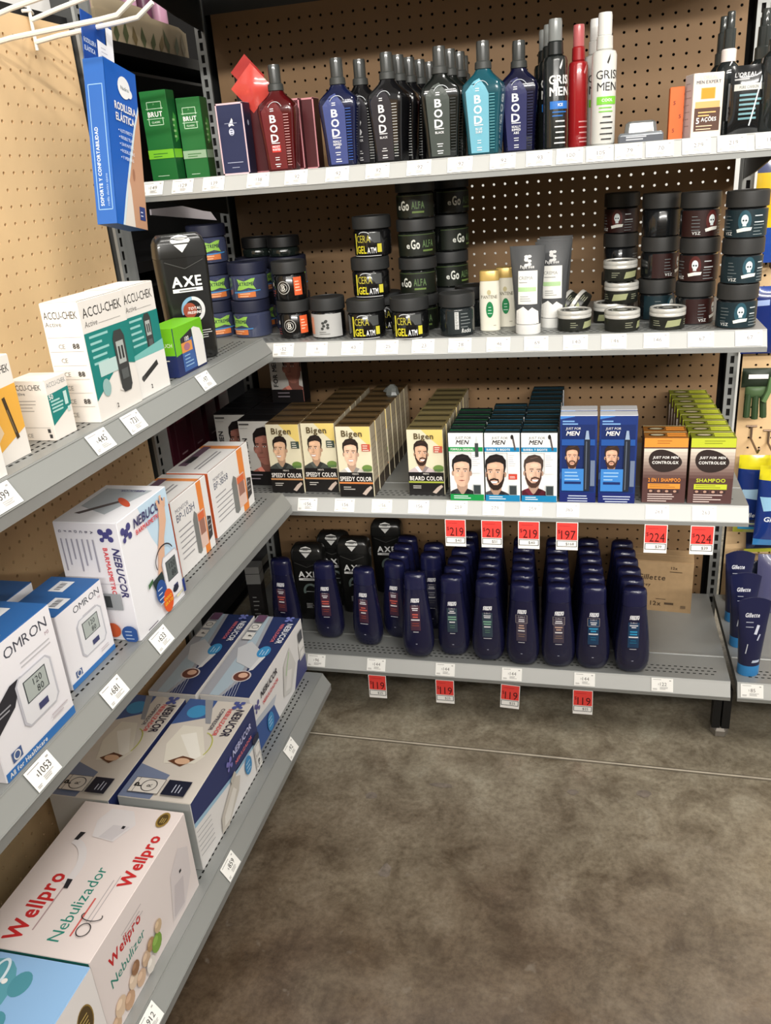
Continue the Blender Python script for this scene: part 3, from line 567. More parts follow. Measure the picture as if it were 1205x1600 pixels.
def orange_box(label, Xf, Ya, Yb, h, word):
    wd = Yb - Ya; d_ = .084; t, f = lbox(1, 'monitor_carton', label, Xf, Ya, Yb, d_, h, body=(240, 238, 236), side=(204, 96, 52), group='white and orange monitor cartons'); F = f['front']
    F.poly([(wd * .12, h), (wd * .3, h), (wd * .42, 0), (wd * .3, 0)], (238, 132, 50)) if False else F.rect(wd * .27, 0, wd * .14, h, (238, 138, 58)); F.text(word, -wd * .42, h * .7, h * .1, (76, 84, 110), 0, al='l', maxw=wd * .62); F.text('MONITOR', -wd * .42, h * .82, h * .055, (150, 150, 158), 0, al='l', maxw=wd * .5); F.bars(-wd * .2, h * .58, wd * .44, 6, h * .075, h * .014, (150, 148, 152))
    F.poly([(-wd * .02, h * .12), (wd * .04, h * .08), (wd * .1, h * .1), (wd * .1, h * .62), (wd * .04, h * .68), (-.02 * wd, h * .58)], (126, 128, 126)); F.rect(wd * .2, h * .12, wd * .2, h * .5, (232, 200, 186)); F.rect(wd * .2, h * .3, wd * .15, h * .24, (164, 116, 100)); F.rect(wd * .2, h * .5, wd * .18, h * .1, (226, 108, 60)); F.poly([(wd * .32, h * .14), (wd * .44, h * .18), (wd * .46, h * .44), (wd * .36, h * .48)], (60, 58, 60)); F.bars(wd * .4, h * .4, wd * .1, 3, h * .07, h * .02, (150, 150, 150))
    T = f['top']; T.rect(wd * .3, 0, wd * .1, d_, (238, 150, 84)); T.rect(0, d_ * .72, wd * .62, d_ * .2, (120, 92, 112)); T.rect(-wd * .12, d_ * .7, wd * .2, d_ * .16, (50, 48, 52)); T.bars(-wd * .1, d_ * .4, wd * .6, 2, d_ * .1, d_ * .04, (150, 148, 152)); T.rect(0, .001, wd, .001, (170, 120, 100))
    return flush(t, f)
orange_box('nearer white and orange monitor carton beside arm picture carton', .235, -.919, -.785, .137, 'BP-103H')
orange_box('farther white and orange monitor carton at the shelf end', .2285, -.760, -.575, .131, 'BP-3BS8')
# ---- lowest left shelf: nebulizer cartons
def neb_front(F, wd, h, near=True):
    NB = (46, 56, 104)
    if near:
        F.poly([(-wd / 2, h * .70), (wd * .12, h * .50), (wd * .5, h * .46), (wd * .5, h), (-wd / 2, h)], NB); F.poly([(-wd / 2, h * .64), (wd * .12, h * .45), (wd * .5, h * .42), (wd * .5, h * .46), (wd * .12, h * .50), (-wd / 2, h * .70)], (160, 196, 220))
        for i in range(6): F.line((-wd * .49, h * (.56 - .07 * i)), (-wd * .30, h * (.50 - .07 * i)), .0009, (130, 132, 138))
        molecule(F, wd * .02, h * .74, .014, (126, 122, 190)); F.text('NEBUCOR', wd * .08, h * .76, .0125, (196, 198, 236), 1, sh=.2, al='l', maxw=wd * .34); F.text('NEBULIZADOR', wd * .1, h * .62, .0075, (226, 120, 130), 1, al='l', maxw=wd * .3); F.ell(wd * .27, h * .34, .015, .019, (62, 140, 196)); F.bars(wd * .27, h * .38, .018, 3, .008, .002, (190, 220, 240))
        F.poly([(-wd * .22, h * .05), (-wd * .12, h * .02), (wd * .08, h * .24), (wd * .13, h * .40), (wd * .05, h * .50), (-wd * .03, h * .46), (-wd * .2, h * .26)], (206, 200, 190)); F.poly([(-wd * .18, h * .1), (-wd * .1, h * .08), (wd * .05, h * .3), (wd * .01, h * .40), (-wd * .16, h * .22)], (230, 226, 218)); F.poly([(wd * .0, h * .44), (wd * .08, h * .5), (wd * .06, h * .58), (-wd * .01, h * .54)], (196, 190, 180))
        F.rect(wd * .43, h * .06, wd * .1, h * .40, (236, 234, 230)); F.frame(wd * .43, h * .10, wd * .08, h * .16, .001, (90, 90, 90)); F.frame(wd * .43, h * .28, wd * .08, h * .16, .001, (90, 90, 90)); F.rect(wd * .43, h * .48, wd * .1, h * .1, (40, 44, 66)); F.text('P', wd * .43, h * .12, .012, (40, 40, 40), 1)
    else:
        F.poly([(-wd / 2, 0), (-wd * .1, 0), (-wd * .16, h * .34), (-wd / 2, h * .46)], (60, 90, 150)); F.poly([(-wd / 2, h * .46), (-wd * .16, h * .34), (-wd * .10, h * .44), (-wd / 2, h * .56)], (190, 196, 206)); F.poly([(wd * .22, 0), (wd * .5, 0), (wd * .5, h * .34), (wd * .34, h * .4)], (66, 70, 120))
        molecule(F, -wd * .42, h * .72, .015, (96, 94, 150)); F.text('NEBUCOR', -wd * .35, h * .76, .0135, (44, 42, 54), 1, sh=.2, al='l', maxw=wd * .30); F.text('NEBULIZADOR', -wd * .33, h * .62, .0085, (216, 90, 92), 1, al='l', maxw=wd * .28); F.ell(-wd * .26, h * .2, .017, .021, (62, 140, 196)); F.bars(-wd * .26, h * .26, .02, 3, .008, .002, (190, 220, 240))
        F.poly([(wd * .0, h * .22), (wd * .14, h * .12), (wd * .28, h * .44), (wd * .2, h * .86), (wd * .06, h * .7)], (214, 212, 208)); F.poly([(wd * .04, h * .26), (wd * .13, h * .2), (wd * .2, h * .46), (wd * .12, h * .54)], (232, 230, 226)); F.line((wd * .08, h * .5), (wd * .18, h * .8), .004, (170, 204, 150)); F.rect(wd * .42, h * .36, wd * .11, h * .3, (236, 234, 230)); F.rect(wd * .42, h * .68, wd * .08, h * .18, (90, 92, 96)); F.frame(wd * .42, h * .38, wd * .08, h * .14, .001, (70, 70, 70))
def neb_top_a(T, wd, d_):       # light top with device picture, as on the nearer pair; u runs away from viewer, v to the wall
    T.rect(0, 0, wd, d_, (216, 208, 198)); T.poly([(-wd * .5, d_ * .55), (-wd * .28, d_ * .5), (-wd * .2, d_), (-wd * .5, d_)], (120, 132, 160)); T.poly([(wd * .2, d_), (wd * .3, d_ * .55), (wd * .5, d_ * .55), (wd * .5, d_)], (70, 96, 150)); T.ell(wd * .36, d_ * .74, .02, .02, (70, 150, 200)); T.poly([(wd * .24, d_ * .42), (wd * .24, d_ * .5), (wd * .5, d_ * .75), (wd * .5, d_ * .62)], (150, 152, 158))
    T.poly([(-wd * .16, d_ * .28), (-wd * .08, d_ * .2), (wd * .2, d_ * .5), (wd * .2, d_ * .8), (-wd * .0, d_ * .85), (-wd * .18, d_ * .7)], (232, 226, 212)); T.poly([(-wd * .14, d_ * .34), (-wd * .08, d_ * .26), (wd * .14, d_ * .54), (wd * .1, d_ * .74)], (246, 242, 232)); T.ring(-.0, d_ * .42, wd * .15, d_ * .22, .002, (186, 190, 80), 240, 350); T.poly([(-wd * .2, d_ * .44), (-wd * .12, d_ * .3), (-wd * .1, d_ * .5), (-wd * .16, d_ * .66)], (104, 66, 46)); T.ell(-wd * .15, d_ * .46, .008, .014, (222, 182, 150))
    for tx, hh, cc, vv in (('NEBUCOR', .0165, (44, 40, 60), .05), ('NEBULIZADOR', .0085, (216, 90, 92), .23), ('COMPRESOR', .0075, (90, 86, 96), .34)): T.text(tx, wd * .41, d_ * vv + hh, hh, cc, 1, al='l', maxw=wd * .29, rot=180)
    molecule(T, wd * .455, d_ * .18, .015, (80, 90, 150))
    for u, v, ww, dd in ((-wd * .4, d_ * .82, wd * .13, d_ * .2), (-wd * .4, d_ * .5, wd * .13, d_ * .36)): T.rect(u, v - d_ * .12 if v > d_ * .7 else v - d_ * .02, ww, dd, (226, 220, 212)); T.frame(u, v - d_ * .12 if v > d_ * .7 else v - d_ * .02, ww, dd, .0009, (70, 66, 66))
    T.ring(-wd * .4, d_ * .66, wd * .052, wd * .052, .0016, (60, 58, 58)); T.text('R', -wd * .4, d_ * .62, .009, (60, 58, 58), 0); T.text('P', -wd * .4, d_ * .76, .013, (30, 30, 32), 1); T.rect(-wd * .4, d_ * .12, wd * .13, d_ * .32, (30, 34, 52)); T.bars(-wd * .4, d_ * .3, wd * .08, 3, .006, .0018, (190, 196, 210))
def neb_top_b(T, wd, d_):       # blue top, as on the farther pair
    T.rect(0, 0, wd, d_, (46, 58, 102)); T.poly([(-wd * .5, d_ * .55), (-wd * .3, d_ * .38), (wd * .5, d_ * .62), (wd * .5, d_), (-wd * .5, d_)], (168, 170, 178)); T.poly([(-wd * .5, d_ * .62), (-wd * .3, d_ * .46), (wd * .5, d_ * .70), (wd * .5, d_ * .78), (-wd * .5, d_ * .8)], (176, 194, 206))
    for i in range(5): T.line((-wd * .5, d_ * (.5 - .05 * i)), (-wd * .22, d_ * (.62 - .05 * i)), .0009, (190, 196, 206))
    T.poly([(-wd * .2, d_ * .3), (0, d_ * .28), (wd * .14, d_ * .7), (wd * .05, d_ * .9), (-wd * .12, d_ * .72)], (206, 208, 212)); T.ell(-wd * .28, d_ * .42, .020, .020, (214, 206, 206)); T.ell(-wd * .28, d_ * .42, .017, .017, (110, 66, 56)); T.ell(-wd * .27, d_ * .40, .009, .010, (226, 182, 156)); T.poly([(-wd * .22, d_ * .36), (-wd * .02, d_ * .3), (-wd * .04, d_ * .2), (-wd * .2, d_ * .28)], (226, 226, 228))
    T.ell(wd * .02, d_ * .3, .022, .014, (66, 150, 206)); T.bars(wd * .02, d_ * .34, .026, 3, .006, .0018, (190, 220, 240)); T.text('NEBUCOR', wd * .40, d_ * .06 + .0135, .0135, (236, 238, 246), 1, al='l', maxw=wd * .27, rot=180); T.text('NEBULIZADOR', wd * .39, d_ * .24 + .0075, .0075, (226, 120, 130), 1, al='l', maxw=wd * .25, rot=180); molecule(T, wd * .455, d_ * .2, .013, (120, 130, 200))
    for u, c in ((wd * .2, (228, 226, 222)), (wd * .32, (228, 226, 222)), (wd * .44, (106, 74, 100))): T.rect(u, d_ * .72, wd * .1, d_ * .22, c); T.frame(u, d_ * .72, wd * .1, d_ * .22, .0007, (120, 116, 120))
    T.text('P', wd * .2, d_ * .76, .009, (30, 30, 30), 1); T.ring(wd * .32, d_ * .83, .008, .008, .0014, (60, 58, 58))
for lab, Xf, Ya, Yb, d_, h, kind in (('nebulizer carton with pale device top, beside white nebulizer carton at shelf edge', .2885, -1.118, -.845, .132, .141, 'a'), ('nebulizer carton with pale device top, on the wall side of its twin', .1475, -1.132, -.847, .112, .141, 'a'),
                                    ('nebulizer carton with blue top at the far shelf edge', .271, -.822, -.512, .106, .136, 'b'), ('nebulizer carton with blue top at the far end, wall side', .158, -.826, -.512, .104, .136, 'b')):
    wd = Yb - Ya; t, f = lbox(2, 'nebulizer_carton', lab, Xf, Ya, Yb, d_, h, body=(234, 232, 230), side=(206, 204, 202) if kind == 'a' else (236, 234, 232), top=(216, 208, 198), group='boxed nebulizers'); neb_front(f['front'], wd, h, kind == 'a'); (neb_top_a if kind == 'a' else neb_top_b)(f['top'], wd, d_)
    F = f['left']; F.ell(0, h * .5, .03, .03, (120, 150, 190)); F.ell(.01, h * .42, .018, .014, (214, 212, 206)); flush(t, f)
wd, h, d_ = .272, .152, .176
t, f = lbox(2, 'nebulizer_carton', 'large white nebulizer carton with red and green lettering', .2945, -1.420, -1.148, d_, h, body=(232, 222, 219), top=(228, 216, 212), side=(30, 110, 100), group='boxed nebulizers'); F = f['front']; RED = (196, 44, 46); GRN = (40, 134, 118)
F.text('Wellpro', -wd * .38, h * .66, .017, RED, 1, al='l', maxw=wd * .3); F.text('Nebulizer', -wd * .40, h * .46, .016, GRN, 0, al='l', maxw=wd * .34); F.text('Wellpro', -wd * .02, h * .92 - .006, .012, RED, 1, al='l', maxw=.001) if False else None
F.bars(-wd * .1, h * .8, wd * .3, 3, .007, .0016, (190, 180, 180)); F.poly([(wd * .18, h * .1), (wd * .32, h * .06), (wd * .44, h * .3), (wd * .46, h * .62), (wd * .36, h * .76), (wd * .24, h * .6)], (220, 212, 212)); F.poly([(wd * .2, h * .12), (wd * .32, h * .1), (wd * .36, h * .4), (wd * .26, h * .44)], (204, 196, 198)); F.rect(wd * .34, h * .48, .006, .005, (40, 40, 44))
for i, (a, b, r, c) in enumerate(((-.44, .1, .012, (206, 172, 140)), (-.38, .2, .014, (222, 196, 168)), (-.31, .12, .013, (198, 160, 128)), (-.25, .24, .012, (226, 204, 180)), (-.19, .14, .012, (210, 178, 150)), (-.12, .24, .011, (206, 178, 150)), (-.06, .3, .010, (176, 140, 100)), (-.01, .22, .014, (126, 164, 66)), (.03, .36, .010, (206, 180, 146)), (-.22, .34, .010, (150, 110, 80)), (-.1, .12, .012, (228, 222, 214)))): F.ell(wd * a, h * b, r, r * 1.1, c, 12); F.ell(wd * a - .003, h * b + r * .5, r * .55, r * .45, tuple(min(255, x + 24) for x in c), 10)
T = f['top']
T.text('Wellpro', -wd * .45, d_ * .66, .026, RED, 1, al='l', maxw=wd * .42); T.bars(-wd * .2, d_ * .6, wd * .36, 1, .006, .0022, (176, 150, 150)); T.text('Nebulizador', -wd * .42, d_ * .34, .018, GRN, 0, al='l', maxw=wd * .52); T.bars(-wd * .2, d_ * .27, wd * .36, 1, .006, .0026, (206, 96, 90)); T.bars(-wd * .14, d_ * .22, wd * .3, 2, .006, .0015, (186, 176, 176))
T.text('Wellpro', -wd * .06, d_ * .06, .020, RED, 1, al='l', maxw=wd * .36); T.poly([(wd * .22, d_ * .46), (wd * .36, d_ * .36), (wd * .46, d_ * .46), (wd * .46, d_ * .68), (wd * .36, d_ * .74), (wd * .24, d_ * .68)], (226, 220, 220)); T.poly([(wd * .23, d_ * .48), (wd * .34, d_ * .4), (wd * .34, d_ * .56), (wd * .24, d_ * .62)], (210, 204, 206)); T.rect(wd * .33, d_ * .44, .006, .005, (40, 40, 44))
T.ring(-wd * .02, d_ * .86, wd * .24, d_ * .3, .012, (226, 220, 220), 250, 350); T.poly([(wd * .2, d_ * .78), (wd * .26, d_ * .76), (wd * .26, d_ * .81), (wd * .2, d_ * .82)], (40, 40, 44)); T.poly([(-wd * .12, d_ * .56), (-wd * .06, d_ * .57), (-wd * .06, d_ * .62), (-wd * .12, d_ * .6)], (40, 40, 44))
T.ell(wd * .42, d_ * .14, .016, .010, (150, 122, 60)); T.ell(wd * .42, d_ * .14, .012, .0075, (84, 66, 34)); T.bars(wd * .42, d_ * .15, .014, 3, .003, .001, (196, 170, 100)); T.ring(-wd * .34, d_ * .2, .011, .010, .0014, (30, 30, 34)); T.ring(-wd * .26, d_ * .2, .008, .016, .0014, (30, 30, 34), 60, 300); flush(t, f)
wd, h, d_ = .24, .152, .19
t, f = lbox(2, 'nebulizer_carton', 'light blue carton with elephant nebulizer picture in front of white carton', .299, -1.664, -1.424, d_, h, body=(236, 232, 230), top=(142, 182, 222), side=(226, 226, 226), group='boxed nebulizers'); T = f['top']
T.ell(wd * .26, d_ * .62, .05, .036, (92, 158, 172)); T.ell(wd * .14, d_ * .56, .03, .026, (112, 176, 190)); T.ell(wd * .34, d_ * .4, .018, .014, (80, 146, 160)); T.ell(wd * .12, d_ * .4, .016, .014, (80, 146, 160)); T.ell(wd * .3, d_ * .7, .004, .004, WHITE); T.ell(wd * .34, d_ * .52, .004, .004, WHITE); T.ring(wd * .36, d_ * .6, .026, .012, .004, (214, 230, 238), 180, 420); T.ell(wd * .02, d_ * .6, .026, .02, (226, 222, 232))
F = f['front']; F.rect(-wd * .1, 0, wd * .8, h * .55, (142, 182, 222)); F.ell(wd * .36, h * .62, .016, .024, (84, 66, 34)); F.ring(wd * .36, h * .62, .017, .026, .002, (150, 122, 60)); F.bars(wd * .36, h * .68, .018, 4, .006, .002, (196, 170, 100)); flush(t, f)
# ------------------------------------------------------------------ knee support pack hanging on a white double hook
HK = mat((232, 228, 220), .35)
def hook(label, y, z, L, lift=.035, tip=True):
    t = thing('peg_hook', label, 'hook', 'white double wire hooks on the left pegboard', (-.0136, y, z))
    MB().tube([(.006, 0, -.012), (.006, 0, .052)], .0028, HK).tube([(.002, -.014, .044), (.008, 0, .046), (.002, .014, .044)], .0026, HK).obj('back_plate', t)
    MB().tube([(.006, 0, 0), (.05, 0, .005), (L - .06, 0, .013), (L - .03, 0, .016), (L, 0, .034)], .0040, HK).obj('wire_arm', t)
    MB().tube([(.006, 0, .032), (.06, 0, .043), (L + .02, 0, .075)], .0038, HK).obj('label_arm', t)
hook('white double wire hook carrying the blue knee support pack', -.66, 1.481, .228); hook('white double wire hook left empty beside the knee support pack', -.787, 1.464, .262)
t = thing('knee_support_pack', 'tall blue knee support carton hanging from white wire hook', 'carton', loc=(.12, -.66, 1.492), rz=90)
t.rotation_euler = (Matrix.Rotation(math.radians(-11), 3, 'X') @ Matrix.Rotation(math.radians(90), 3, 'Z')).to_euler()
W2, D2, H0, H1 = .096, .036, -.062, -.312; m = mat((30, 92, 176), .4)
MB().box((-W2 / 2, -D2 + .012, H1), (W2 / 2, .012, H0), m).obj('carton_body', t, smooth=False)
MB().loft([[(a, y, b) for a, b in ((-.044, H0), (.044, H0), (.044, .012), (.012, .012), (.010, .002), (-.010, .002), (-.012, .012), (-.044, .012))] for y in (.0105, .012)], mat((26, 72, 150), .45)).obj('hang_tab', t, smooth=False)
P = Print(lambda u, v, e: (u, -D2 + .012 - e, v)); P.poly([(-.048, H1), (.048, H1), (.048, H0), (-.048, H0)], (28, 98, 186)); P.poly([(-.048, H1), (-.006, H1), (.0, H1 + .1), (.048, H1 + .2), (.048, H0), (-.048, H0)], (24, 92, 182)); P.poly([(-.030, H1), (.048, H1), (.048, H1 + .200), (.030, H1 + .165), (.008, H1 + .11), (-.014, H1 + .05)], (206, 224, 232)); P.poly([(-.024, H1), (.048, H1), (.048, H1 + .192), (.032, H1 + .158), (.012, H1 + .104), (-.009, H1 + .046)], (192, 146, 116)); P.poly([(-.024, H1), (.008, H1), (.004, H1 + .06), (-.002, H1 + .085), (-.009, H1 + .046)], (222, 214, 206)); P.ell(.016, H1 + .085, .004, .010, (160, 112, 86)); P.rect(.034, H1 + .014, .018, .022, (44, 62, 122)); P.bars(.034, H1 + .026, .012, 2, .006, .002, (200, 206, 226))
P.ell(.006, H0 - .032, .019, .017, (232, 234, 236)); P.ell(.022, H0 - .038, .008, .007, (232, 234, 236)); P.text('Nadinai', .008, H0 - .036, .006, (110, 120, 120), 0); P.text('RODILLERA', .004, H0 - .070, .0115, WHITE, 1, maxw=.064); P.text('ELÁSTICA', .001, H0 - .087, .0115, WHITE, 1, maxw=.056)
for i, tx in enumerate(('AJUSTE PERFECTO', 'PERDIBLE TELAR', 'SUAVE MATERIAL', 'RODILLERAS', 'Y PIERNAS')): P.text(tx, -.018, H0 - .104 - i * .0105, .005, (226, 236, 246), 0, al='l', maxw=.038); P.ell(-.022, H0 - .1015 - i * .0105, .0012, .0012, WHITE, 8)
P.obj('printed_front', t)
P = Print(lambda u, v, e: (-W2 / 2 - e, -D2 / 2 + .012 - u, v)); P.poly([(-.018, H1), (.018, H1), (.018, H0), (-.018, H0)], (40, 98, 178)); P.frame(0, H1 + .022, .026, .19, .0012, (150, 190, 226)); P.text('SOPORTE Y CONFORTABILIDAD', -.002, H1 + .028, .0058, (214, 228, 244), 1, al='l', rot=90, maxw=.12); P.text('rodilla elastica ajuste', .008, H1 + .028, .004, (170, 200, 232), 0, al='l', rot=90, maxw=.17); P.obj('printed_side', t)
P = Print(lambda u, v, e: (u, .0105 - e, v)); P.text('RODILLERA', -.042, -.034, .0068, (200, 214, 236), 1, al='l', maxw=.034); P.text('ELÁSTICA', -.042, -.046, .0068, (200, 214, 236), 1, al='l', maxw=.03); P.poly([(-.004, -.05), (.044, -.055), (.044, .008), (.024, .008), (.024, -.022), (-.004, -.02)], (236, 236, 238)); P.bars(.016, -.03, .02, 4, .006, .001, (170, 170, 180)); P.obj('printed_tab', t)
# white stock carton showing over the left header rail, trays seen through the open bay
t, f = carton('stock_carton', 'white stock carton resting behind the left pegboard top', 'carton', .30, .2, .16, (-.047, -.60, 1.5325), rz=90, body=(222, 220, 216)); f['front'].poly([(-.06, .06), (-.01, .06), (-.01, .1), (-.06, .1)], (230, 180, 176)); flush(t, f)
MB().box((.9792, .0330, 1.50), (1.285, .2964, 1.5315), BLKMET).obj('stock_ledge', gl, smooth=False)
tr = thing('display_tray', 'cream display tray printed with green leaves on the dark shelf', 'tray', loc=(-.052, -.135, 1.522), rz=90)
MB().box((-.24, 0, 0), (.16, .2, .055), mat((176, 160, 132), .7)).obj('tray_body', tr, smooth=False)
MB().loft([[(-.24, y, .055), (.16, y, .055), (.13, y, .064), (.0, y, .066), (-.03, y, .080), (-.24, y, .084)] for y in (.002, .006)], mat((176, 160, 132), .7)).obj('tray_header', tr, smooth=False)
P = Print(lambda u, v, e: (u, -e, v))
for i in range(10): u = -.21 + i * .038; hh = random.uniform(.035, .052); a = random.uniform(-.016, .016); P.poly([(u, .001), (u + .012 + a * .3, hh * .4), (u + a, hh), (u - .011 + a * .3, hh * .45)], (92, 100, 68) if i % 3 else (124, 108, 74))
P.obj('printed_leaves', tr)
for i in range(6):
    o = MB().lathe([(.017, 0), (.018, .004), (.018, .085), (.015, .095), (.012, .10), (.012, .118), (.001, .12)], mat((92, 52, 74) if i % 2 == 0 else (186, 140, 164), .35), 14).obj('lotion_bottle')
    o.location = (-.10, -.36 + i * .072, 1.5775); tag(o, ('plum' if i % 2 == 0 else 'pale pink') + ' lotion bottle standing in the leafy display tray, %s along' % ORD[i], 'bottle', 'lotion bottles in the leafy tray')
P4 = [onx(*q, -.10) for q in ((236, 327), (320, 318), (339, 344), (237, 336))]
cdm = MB(); cdm.loft([[(x, v.y, v.z) for v in (P4[3], P4[2], P4[1], P4[0])] for x in (-.1, -.104)], mat((206, 198, 204), .6)); o = cdm.obj('shelf_card', smooth=False); tag(o, 'loose white shelf card hanging in the dark open bay', 'card')
for i in range(5):
    t, f = carton('hair_dye_carton', 'dark plum carton standing %s in the dark open bay' % ORD[i], 'carton', .06, .05, .16, (-.06, -.39 + i * .085, .62), rz=90, body=(70, 22, 34), group='plum cartons in the dark bay'); f['front'].rect(0, .02, .03, .004, (150, 120, 124)); f['front'].rect(0, .1, .04, .03, (110, 40, 52)); flush(t, f)
# ------------------------------------------------------------------ bottles
def spray_top(t, z, r1, r2, hc, ht, mc, mt, cy=0, clear=False):
    MB().lathe([(r1 * .9, z), (r1, z + .001), (r1 * .96, z + hc - .002), (r1 * .8, z + hc)], mc, 20, (0, cy)).obj('collar', t)
    MB().lathe([(r2, z + hc), (r2, z + hc + ht * .85), (r2 * .92, z + hc + ht), (r2 * .3, z + hc + ht)], mt, 20, (0, cy)).obj('spray_cap', t)
    if clear: MB().lathe([(r2 * .55, z + hc), (r2 * .55, z + hc + ht * .45), (r2 * .4, z + hc + ht * .5)], mat((120, 124, 122), .3), 12, (0, cy)).obj('nozzle', t)
CAPG = mat((60, 62, 60), .3, trans=.0, coat=.4)
def bod(label, loc, body, panel, words, stripe, wc=(238, 238, 240), block=None, rz=0, sc=1.0):
    t = thing('body_spray_bottle', label, 'bottle', 'faceted body spray bottles on the top back shelf', loc, rz); m = mat(body, .16, coat=.6)
    pr = [(0, .0265, .0165), (.003, .029, .019), (.05, .0315, .0205), (.098, .0362, .0225), (.108, .0368, .0225), (.117, .0345, .0215), (.126, .0265, .0185), (.134, .0175, .015), (.1405, .0135, .0135)]
    MB().loft([rr(a, b, .0075 if z < .12 else .012, z) for z, a, b in pr], m).obj('bottle_body', t, ang=40)
    spray_top(t, .1405, .0152, .0118, .0135, .0315, mat((58, 60, 58), .5), CAPG)
    P = Print(lambda u, v, e: (u, -lerp_prof(pr, v)[1] - e, v), .012)
    P.poly([(-.020, .004), (.014, .004), (.016, .1), (.010, .112), (-.002, .126), (-.012, .122), (-.027, .106)], panel)
    for i, ch in enumerate('BOD'): P.text(ch, -.005, .086 - i * .0168, .0132, wc, 1, maxw=.0155, sx=1.3)
    P.rect(-.005, .109, .007, .0014, wc); P.rect(-.005, .1055, .007, .0014, wc); P.rect(-.004, .0495, .0165, .0014, wc)
    if block: P.rect(-.004, .034, .018, .0125, block)
    for i, w_ in enumerate(words): P.text(w_, -.004, .042 - i * .0052, .0038, wc, 1, maxw=.016)
    P.bars(-.004, .024, .013, 2, .004, .0012, wc, False); P.bars(-.004, .012, .012, 2, .004, .0014, wc, False)
    for i in range(19): P.rect(.0205 + .0001 * i, .010 + i * .0049, .0085 + .0001 * i, .0011, stripe); P.lay -= 1
    P.lay += 1; P.ring(.002, .104, .016, .018, .0009, (206, 212, 216), 30, 150); P.obj('printed_label', t); return t
Z0 = ZB[0]
def bx(px, y, py=230): return ony(px, py, y).x
bods = {}
bods['red'] = bod('red faceted body spray with red block label', (bx(441, -.385), -.385, Z0), (76, 12, 15), (104, 24, 26), ('MOST', 'WANTED'), (214, 160, 160), block=(206, 52, 46))
bods['blue'] = bod('bright blue faceted body spray', (bx(536, -.38), -.38, Z0), (18, 24, 56), (60, 72, 128), ('REALLY', 'RIPPED', 'ABS'), (60, 100, 180))
bods['black'] = bod('black faceted body spray with white side stripes', (bx(612, -.38), -.38, Z0), (16, 16, 18), (48, 46, 52), ('BLACK',), (196, 198, 196), rz=-14)
bods['black2'] = bod('black faceted body spray with grey green sheen', (bx(692, -.38), -.38, Z0), (18, 22, 20), (56, 64, 58), ('BLACK',), (60, 64, 62), rz=8)
bods['teal'] = bod('pale teal faceted body spray', (bx(758, -.385), -.385, Z0), (22, 76, 88), (116, 182, 202), ('BLUE', 'SURF'), (110, 180, 190), rz=-10)
bods['navy'] = bod('dark navy faceted body spray', (bx(812, -.335), -.335, Z0), (14, 16, 44), (26, 30, 84), ('REALLY', 'RIPPED', 'ABS'), (40, 44, 84))
clone(bods['red'], (bx(727, -.2), -.2, Z0), 'dark red faceted body spray behind the pale teal one', rz=-4)
for key, n, dx, dy in (('blue', 1, .03, .055), ('black', 4, .010, .054), ('black2', 2, .010, .054), ('navy', 1, -.006, .06)):
    b0 = bods[key]; src = bods['red'] if key == 'teal' else (bods['black'] if key == 'blue' else b0)
    for i in range(n):
        lb = {'blue': 'black faceted body spray behind the bright blue one', 'teal': 'dark red faceted body spray behind the pale teal one'}.get(key) or b0['label'] + ', %s behind the front one of its row' % ORD[i]
        clone(src, (b0.location.x + dx * (i + 1), b0.location.y + dy * (i + 1), Z0), lb, rz=-4)
# gift cartons at the left of the top shelf
def brut(label, loc, w_, d_, h, band, rz):
    t, f = carton('cologne_carton', label, 'carton', w_, d_, h, loc, rz, body=(20, 104, 44), side=(14, 78, 34), top=(24, 92, 44), group='green cologne cartons'); F = f['front']
    F.frame(0, h * .62, w_ * .56, h * .26, .0012, (196, 226, 196)); F.rect(0, h * .705, w_ * .66, h * .085, (20, 104, 44)); F.text('BRUT', 0, h * .715, h * .055, WHITE, 1, maxw=w_ * .56); F.rect(0, h * .80, w_ * .66, .001, (196, 226, 196)); F.rect(0, h * .69, w_ * .66, .001, (196, 226, 196)); F.text('CLASSIC', 0, h * .645, h * .02, (206, 232, 206), 1); F.rect(0, h * .25, w_, h * .1, band); F.bars(0, h * .3, w_ * .6, 2, h * .03, .0014, (40, 110, 40)); F.bars(0, h * .05, w_ * .5, 1, .003, .001, (200, 226, 200)); F.text('A', .0, h * .84, .004, (120, 180, 120), 0)
    Rr = f['right']; Rr.rect(0, h * .25, d_, h * .1, band); Rr.poly([(-d_ * .1, h * .42), (d_ * .3, h * .46), (d_ * .3, h * .72), (d_ * .05, h * .76), (-d_ * .1, h * .68)], (60, 140, 60)); Rr.bars(.0, h * .66, d_ * .3, 4, .01, .004, (150, 196, 130)); return flush(t, f)
brut('taller bright green cologne carton with lime band', (ony(246, 200, -.405).x, -.405, Z0), .058, .032, .163, (122, 196, 44), -3); brut('green cologne carton with pale grey band', (ony(299, 200, -.375).x, -.375, Z0), .05, .04, .148, (150, 178, 148), 4)
